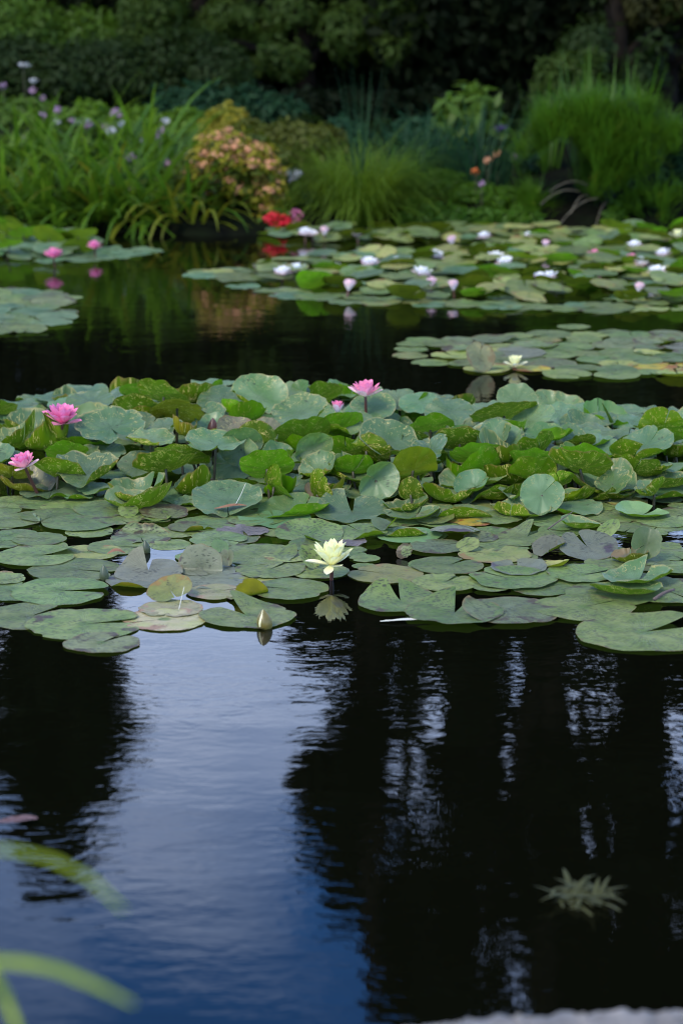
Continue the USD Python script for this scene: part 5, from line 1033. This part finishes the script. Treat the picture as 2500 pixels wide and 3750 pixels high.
M['pink_scrap'] = plain_material('reddish_leaf_material', (0.05, 0.018, 0.012), (0.15, 0.09, 0.08), 0.6, 45)
p = on_z(42 * T, 1892 * T, .004)
x = scrap('fallen_leaf', [p + np.array([a, .01 * math.sin(50 * a), .006]) for a in np.linspace(-.04, .035, 8)], .035, 'pink_scrap', 'reddish dead leaf adrift under the mirrored conifer', 'leaf', seed=8)
p = on_z(1332 * T, 2062 * T, .002); rng = np.random.default_rng(91); n = 90
M['weed'] = foliage_material('water_weed', (0.035, 0.042, 0.02), (0.125, 0.13, 0.09), 0.6, 0.2)
x = thing('water_weed', p, 'pale tuft of water weed at the surface of the dark water', 'water plant')
a = rng.uniform(0, 6.283, n)
obj('foliage', blades(np.column_stack([rng.normal(0, .022, n), rng.normal(0, .02, n), np.full(n, .002)]), a, rng.uniform(.03, .5, n), rng.uniform(.02, .085, n), rng.uniform(.006, .011, n), rng.uniform(.1, .8, n), seg=4), M['weed'], x)
obj('stem', tube([(0, 0, .004), (0, .01, -.1)], .004), M['stalk'], x)

# ------------------------------------------------------------------ the near bank: an edging stone and an iris
zs = .20; edge = [(900, 2362), (950, 2353), (1000, 2347), (1060, 2342), (1130, 2337), (1200, 2336), (1270, 2333), (1330, 2326), (1370, 2321), (1430, 2321), (1500, 2319), (1568, 2318), (1700, 2312), (1900, 2316)]
E = np.array([on_z(x * T, y * T, zs) for x, y in edge]) + [0, .03, 0]; u = np.linspace(0, 1, 70)
ex = np.interp(u, np.linspace(0, 1, len(E)), E[:, 0]); ey = np.interp(u, np.linspace(0, 1, len(E)), E[:, 1])
prof = [(.0, -.32), (.004, -.10), (.0, -.035), (-.012, -.010), (-.04, 0.0), (-.09, .004), (-.16, .0), (-.28, .003), (-.42, -.01), (-.46, -.05), (-.47, -.3)]
G = np.array([[[ex[k] + 0, ey[k] + a, zs + b] for a, b in prof] for k in range(70)])
nn = meshkit.fbm(G.reshape(-1, 3) * 26, 4, 3).reshape(70, -1); n2 = meshkit.fbm(G.reshape(-1, 3) * 70, 3, 5).reshape(70, -1)
G[..., 1] += (nn - .5) * .05; G[..., 2] += (n2 - .5) * .022
k = len(prof); i, j = np.meshgrid(np.arange(69), np.arange(k - 1), indexing='ij'); q = (i * k + j).ravel()
F = np.vstack([np.stack([q, q + k + 1, q + k], 1), np.stack([q, q + 1, q + k + 1], 1)])
F = np.vstack([F, [[0, a + 1, a] for a in range(1, k - 1)], [[69 * k, 69 * k + a, 69 * k + a + 1] for a in range(1, k - 1)]])
M['stone'] = plain_material('stone_material', (0.10, 0.09, 0.075), (0.25, 0.225, 0.19), 0.9, 22, .01, detail=8)
tag(obj('edging_stone', (G.reshape(-1, 3), F), M['stone'], smooth=35), 'rough grey stone edging at the near side of the pond', 'stone')

def ribbon(path, widths):
    """an iris blade along 3-D points, its face towards the pond, with a raised midrib"""
    p = np.array(path); t = np.gradient(p, axis=0); t /= np.linalg.norm(t, axis=1, keepdims=True)
    v = p - CAM; v /= np.linalg.norm(v, axis=1, keepdims=True); s = np.cross(t, v); s /= np.linalg.norm(s, axis=1, keepdims=True); w = np.array(widths)[:, None] / 2
    V = np.stack([p - s * w, p - v * w * .22, p + s * w], 1).reshape(-1, 3); f = []
    for k in range(len(p) - 1):
        for c in (0, 1): a = k * 3 + c; f += [[a, a + 1, a + 4], [a, a + 4, a + 3]]
    return V, np.array(f)
def smooth_path(pts, n=26):
    pts = np.array(pts); d = np.r_[0, np.cumsum(np.linalg.norm(np.diff(pts, axis=0), axis=1))]; d /= d[-1]
    from scipy.interpolate import PchipInterpolator
    return PchipInterpolator(d, pts)(np.linspace(0, 1, n))
M['iris'] = plain_material('iris_leaf_material', (0.19, 0.28, 0.008), (0.30, 0.38, 0.015), 0.55, 20, trans=0.4, spec=0.2)
root = np.array([-.62, 2.05, .12]); x = thing('iris', root, 'blurred yellow-green iris blades arching in over the near water', 'plant')
wp = lambda X, Y, d: on_y(X * T, Y * T, d) - root
def blade(pts, w, tip=.15):
    P = smooth_path(pts); u = np.linspace(0, 1, len(P)); obj('leaf', ribbon(P, w * np.minimum(1, (1 - u) / tip * .9 + .08) ** .7 * np.minimum(1, .6 + u)), M['iris'], x)
blade([(0, 0, 0), wp(-420, 2250, 2.0), wp(-240, 2010, 1.96), wp(-110, 1955, 1.93), wp(0, 1950, 1.9), wp(80, 1962, 1.88), wp(160, 1990, 1.86), wp(225, 2032, 1.84), wp(285, 2092, 1.82)], .0150, .3)
blade([(.02, -.02, 0), wp(-400, 2420, 1.95), wp(-220, 2260, 1.9), wp(-90, 2212, 1.87), wp(0, 2208, 1.84), wp(80, 2216, 1.82), wp(160, 2236, 1.8), wp(235, 2272, 1.78), wp(308, 2308, 1.76)], .0205, .16)
blade([(.03, 0.01, 0), wp(-300, 2380, 1.98), wp(-150, 2230, 1.96), wp(-60, 2200, 1.93), wp(-15, 2240, 1.9), wp(15, 2300, 1.88), wp(45, 2380, 1.86), wp(60, 2460, 1.85)], .014, .2)

# ------------------------------------------------------------------ what each leaf is called
LOOK = {'pad': 'grey-green', 'pad_worn': 'worn brown-flecked', 'pad_purple': 'purple-grey', 'pad_violet': 'dull violet', 'pad_yellow': 'yellowish green', 'pad_gold': 'golden', 'pad_pale': 'pale decaying', 'pad_fresh': 'fresh green',
        'leaf': 'pale blue-green', 'leaf_scar': 'yellow-scarred green', 'leaf_bright': 'bright green', 'leaf_olive': 'olive', 'leaf_brown': 'brown-edged', 'leaf_umber': 'umber-backed'}
MARK = {'float': [('the yellow water lily', 1213, 2110), ('the fat brown bud', 972, 2290), ('the dark pointed bud', 382, 2115), ('the scrap of orange-brown leaf', 425, 2030), ('the golden leaf', 1690, 1897), ('the floating whitish leaf', 1483, 2268), ('the brown stick', 2430, 2180), ('the crumpled violet leaf', 1262, 1975), ('the fresh pale dished leaf', 2350, 1868), ('the tattered leaf', 372, 2350)],
        'raised': [('the deep pink lily', 225, 1530), ('the low leaning pink lily', 95, 1690), ('the half-closed pink lily', 1243, 1490), ('the tall rose-pink lily', 1338, 1440), ('the leaf with the straw', 832, 1826), ('the butterfly-folded olive leaf', 1512, 1700), ('the fin-like pale leaf', 1985, 1810), ('the tall pale back leaf', 1895, 1464), ('the slim green bud', 2225, 1520), ('the largest pale leaf', 402, 1553), ('the twig on the pointed leaf', 2400, 1760)],
        'far': [('the tip of the white-lily colony', 662, 1004), ('the pair of white lilies', 2000, 1018), ('the orange flower on the bank', 1740, 870), ('the red geranium', 1020, 860), ('the tall white lily by the bush', 2428, 938)],
        'middle': [('the folded brown leaf', 1760, 1307), ('the small yellow lily', 1884, 1335), ('the outermost single leaf', 1505, 1300), ('the lone leaf towards the far bank', 2100, 1197)],
        'shaded': [('the water-edge pink lily', 197, 940), ('the smaller pink lily', 346, 908), ('the pointed end of the shaded colony', 590, 920)], 'pale': [('the open-water end of the pale colony', 278, 1085)]}
MARK['raised'] = MARK['raised'][:-1]
GROUP = {'float': 'floating leaves round the yellow lily', 'raised': 'raised leaves of the mound', 'far': 'leaves of the white-lily colony', 'middle': 'leaves of the middle colony', 'shaded': 'leaves of the shaded colony', 'pale': 'leaves of the pale colony by the left edge'.replace(' by the left edge', '')}
LIE = {'far': 'in the white-lily colony', 'middle': 'in the middle colony', 'shaded': 'in the shaded colony', 'pale': 'in the pale colony'}
buckets = {}
for q in PADS:
    if 'prim' not in q: continue
    mk = min(MARK[q['kind']], key=lambda m: (m[1] - q['cx']) ** 2 + (3.0 * (m[2] - q['cy'])) ** 2)
    size = '' if q['kind'] not in ('float', 'raised') else ('small ' if q['w'] < 140 else 'large ' if q['w'] > 255 else '')
    how = 'floating' if q['kind'] in ('float', 'middle', 'pale') else ('showing its lower face' if q['ta'] < 0 and q['t'] > 20 else 'dished' if q['c'] > .25 else 'tilted' if q['t'] > 18 else 'low lying')
    q['look'] = q['note'] or (f"{size}{LOOK[q['mat']]} leaf {how}" if 'showing' in how else f"{size}{how} {LOOK[q['mat']]} leaf")
    q['d'] = (mk[1] - q['cx']) ** 2 + (3.0 * (mk[2] - q['cy'])) ** 2
    buckets.setdefault((q['look'], mk[0]), []).append(q)
for (look, mark), qs in buckets.items():
    for k, q in enumerate(sorted(qs, key=lambda a: a['d'])):
        lab = f'{look}, {"next to" if k == 0 else ORD[k] + " out from"} {mark}' if not q['note'] else f'{look}, by {mark}'
        if len(lab.replace('-', ' ').split()) > 17: lab = lab.replace('grey-green leaf with one', 'leaf with one').replace('small leaf standing on edge beside a brown-edged one', 'small leaf standing on edge').replace(', slightly dished, its slit towards the bank', ', slightly dished')
        tag(q['prim'], lab, 'lily pad', GROUP[q['kind']])
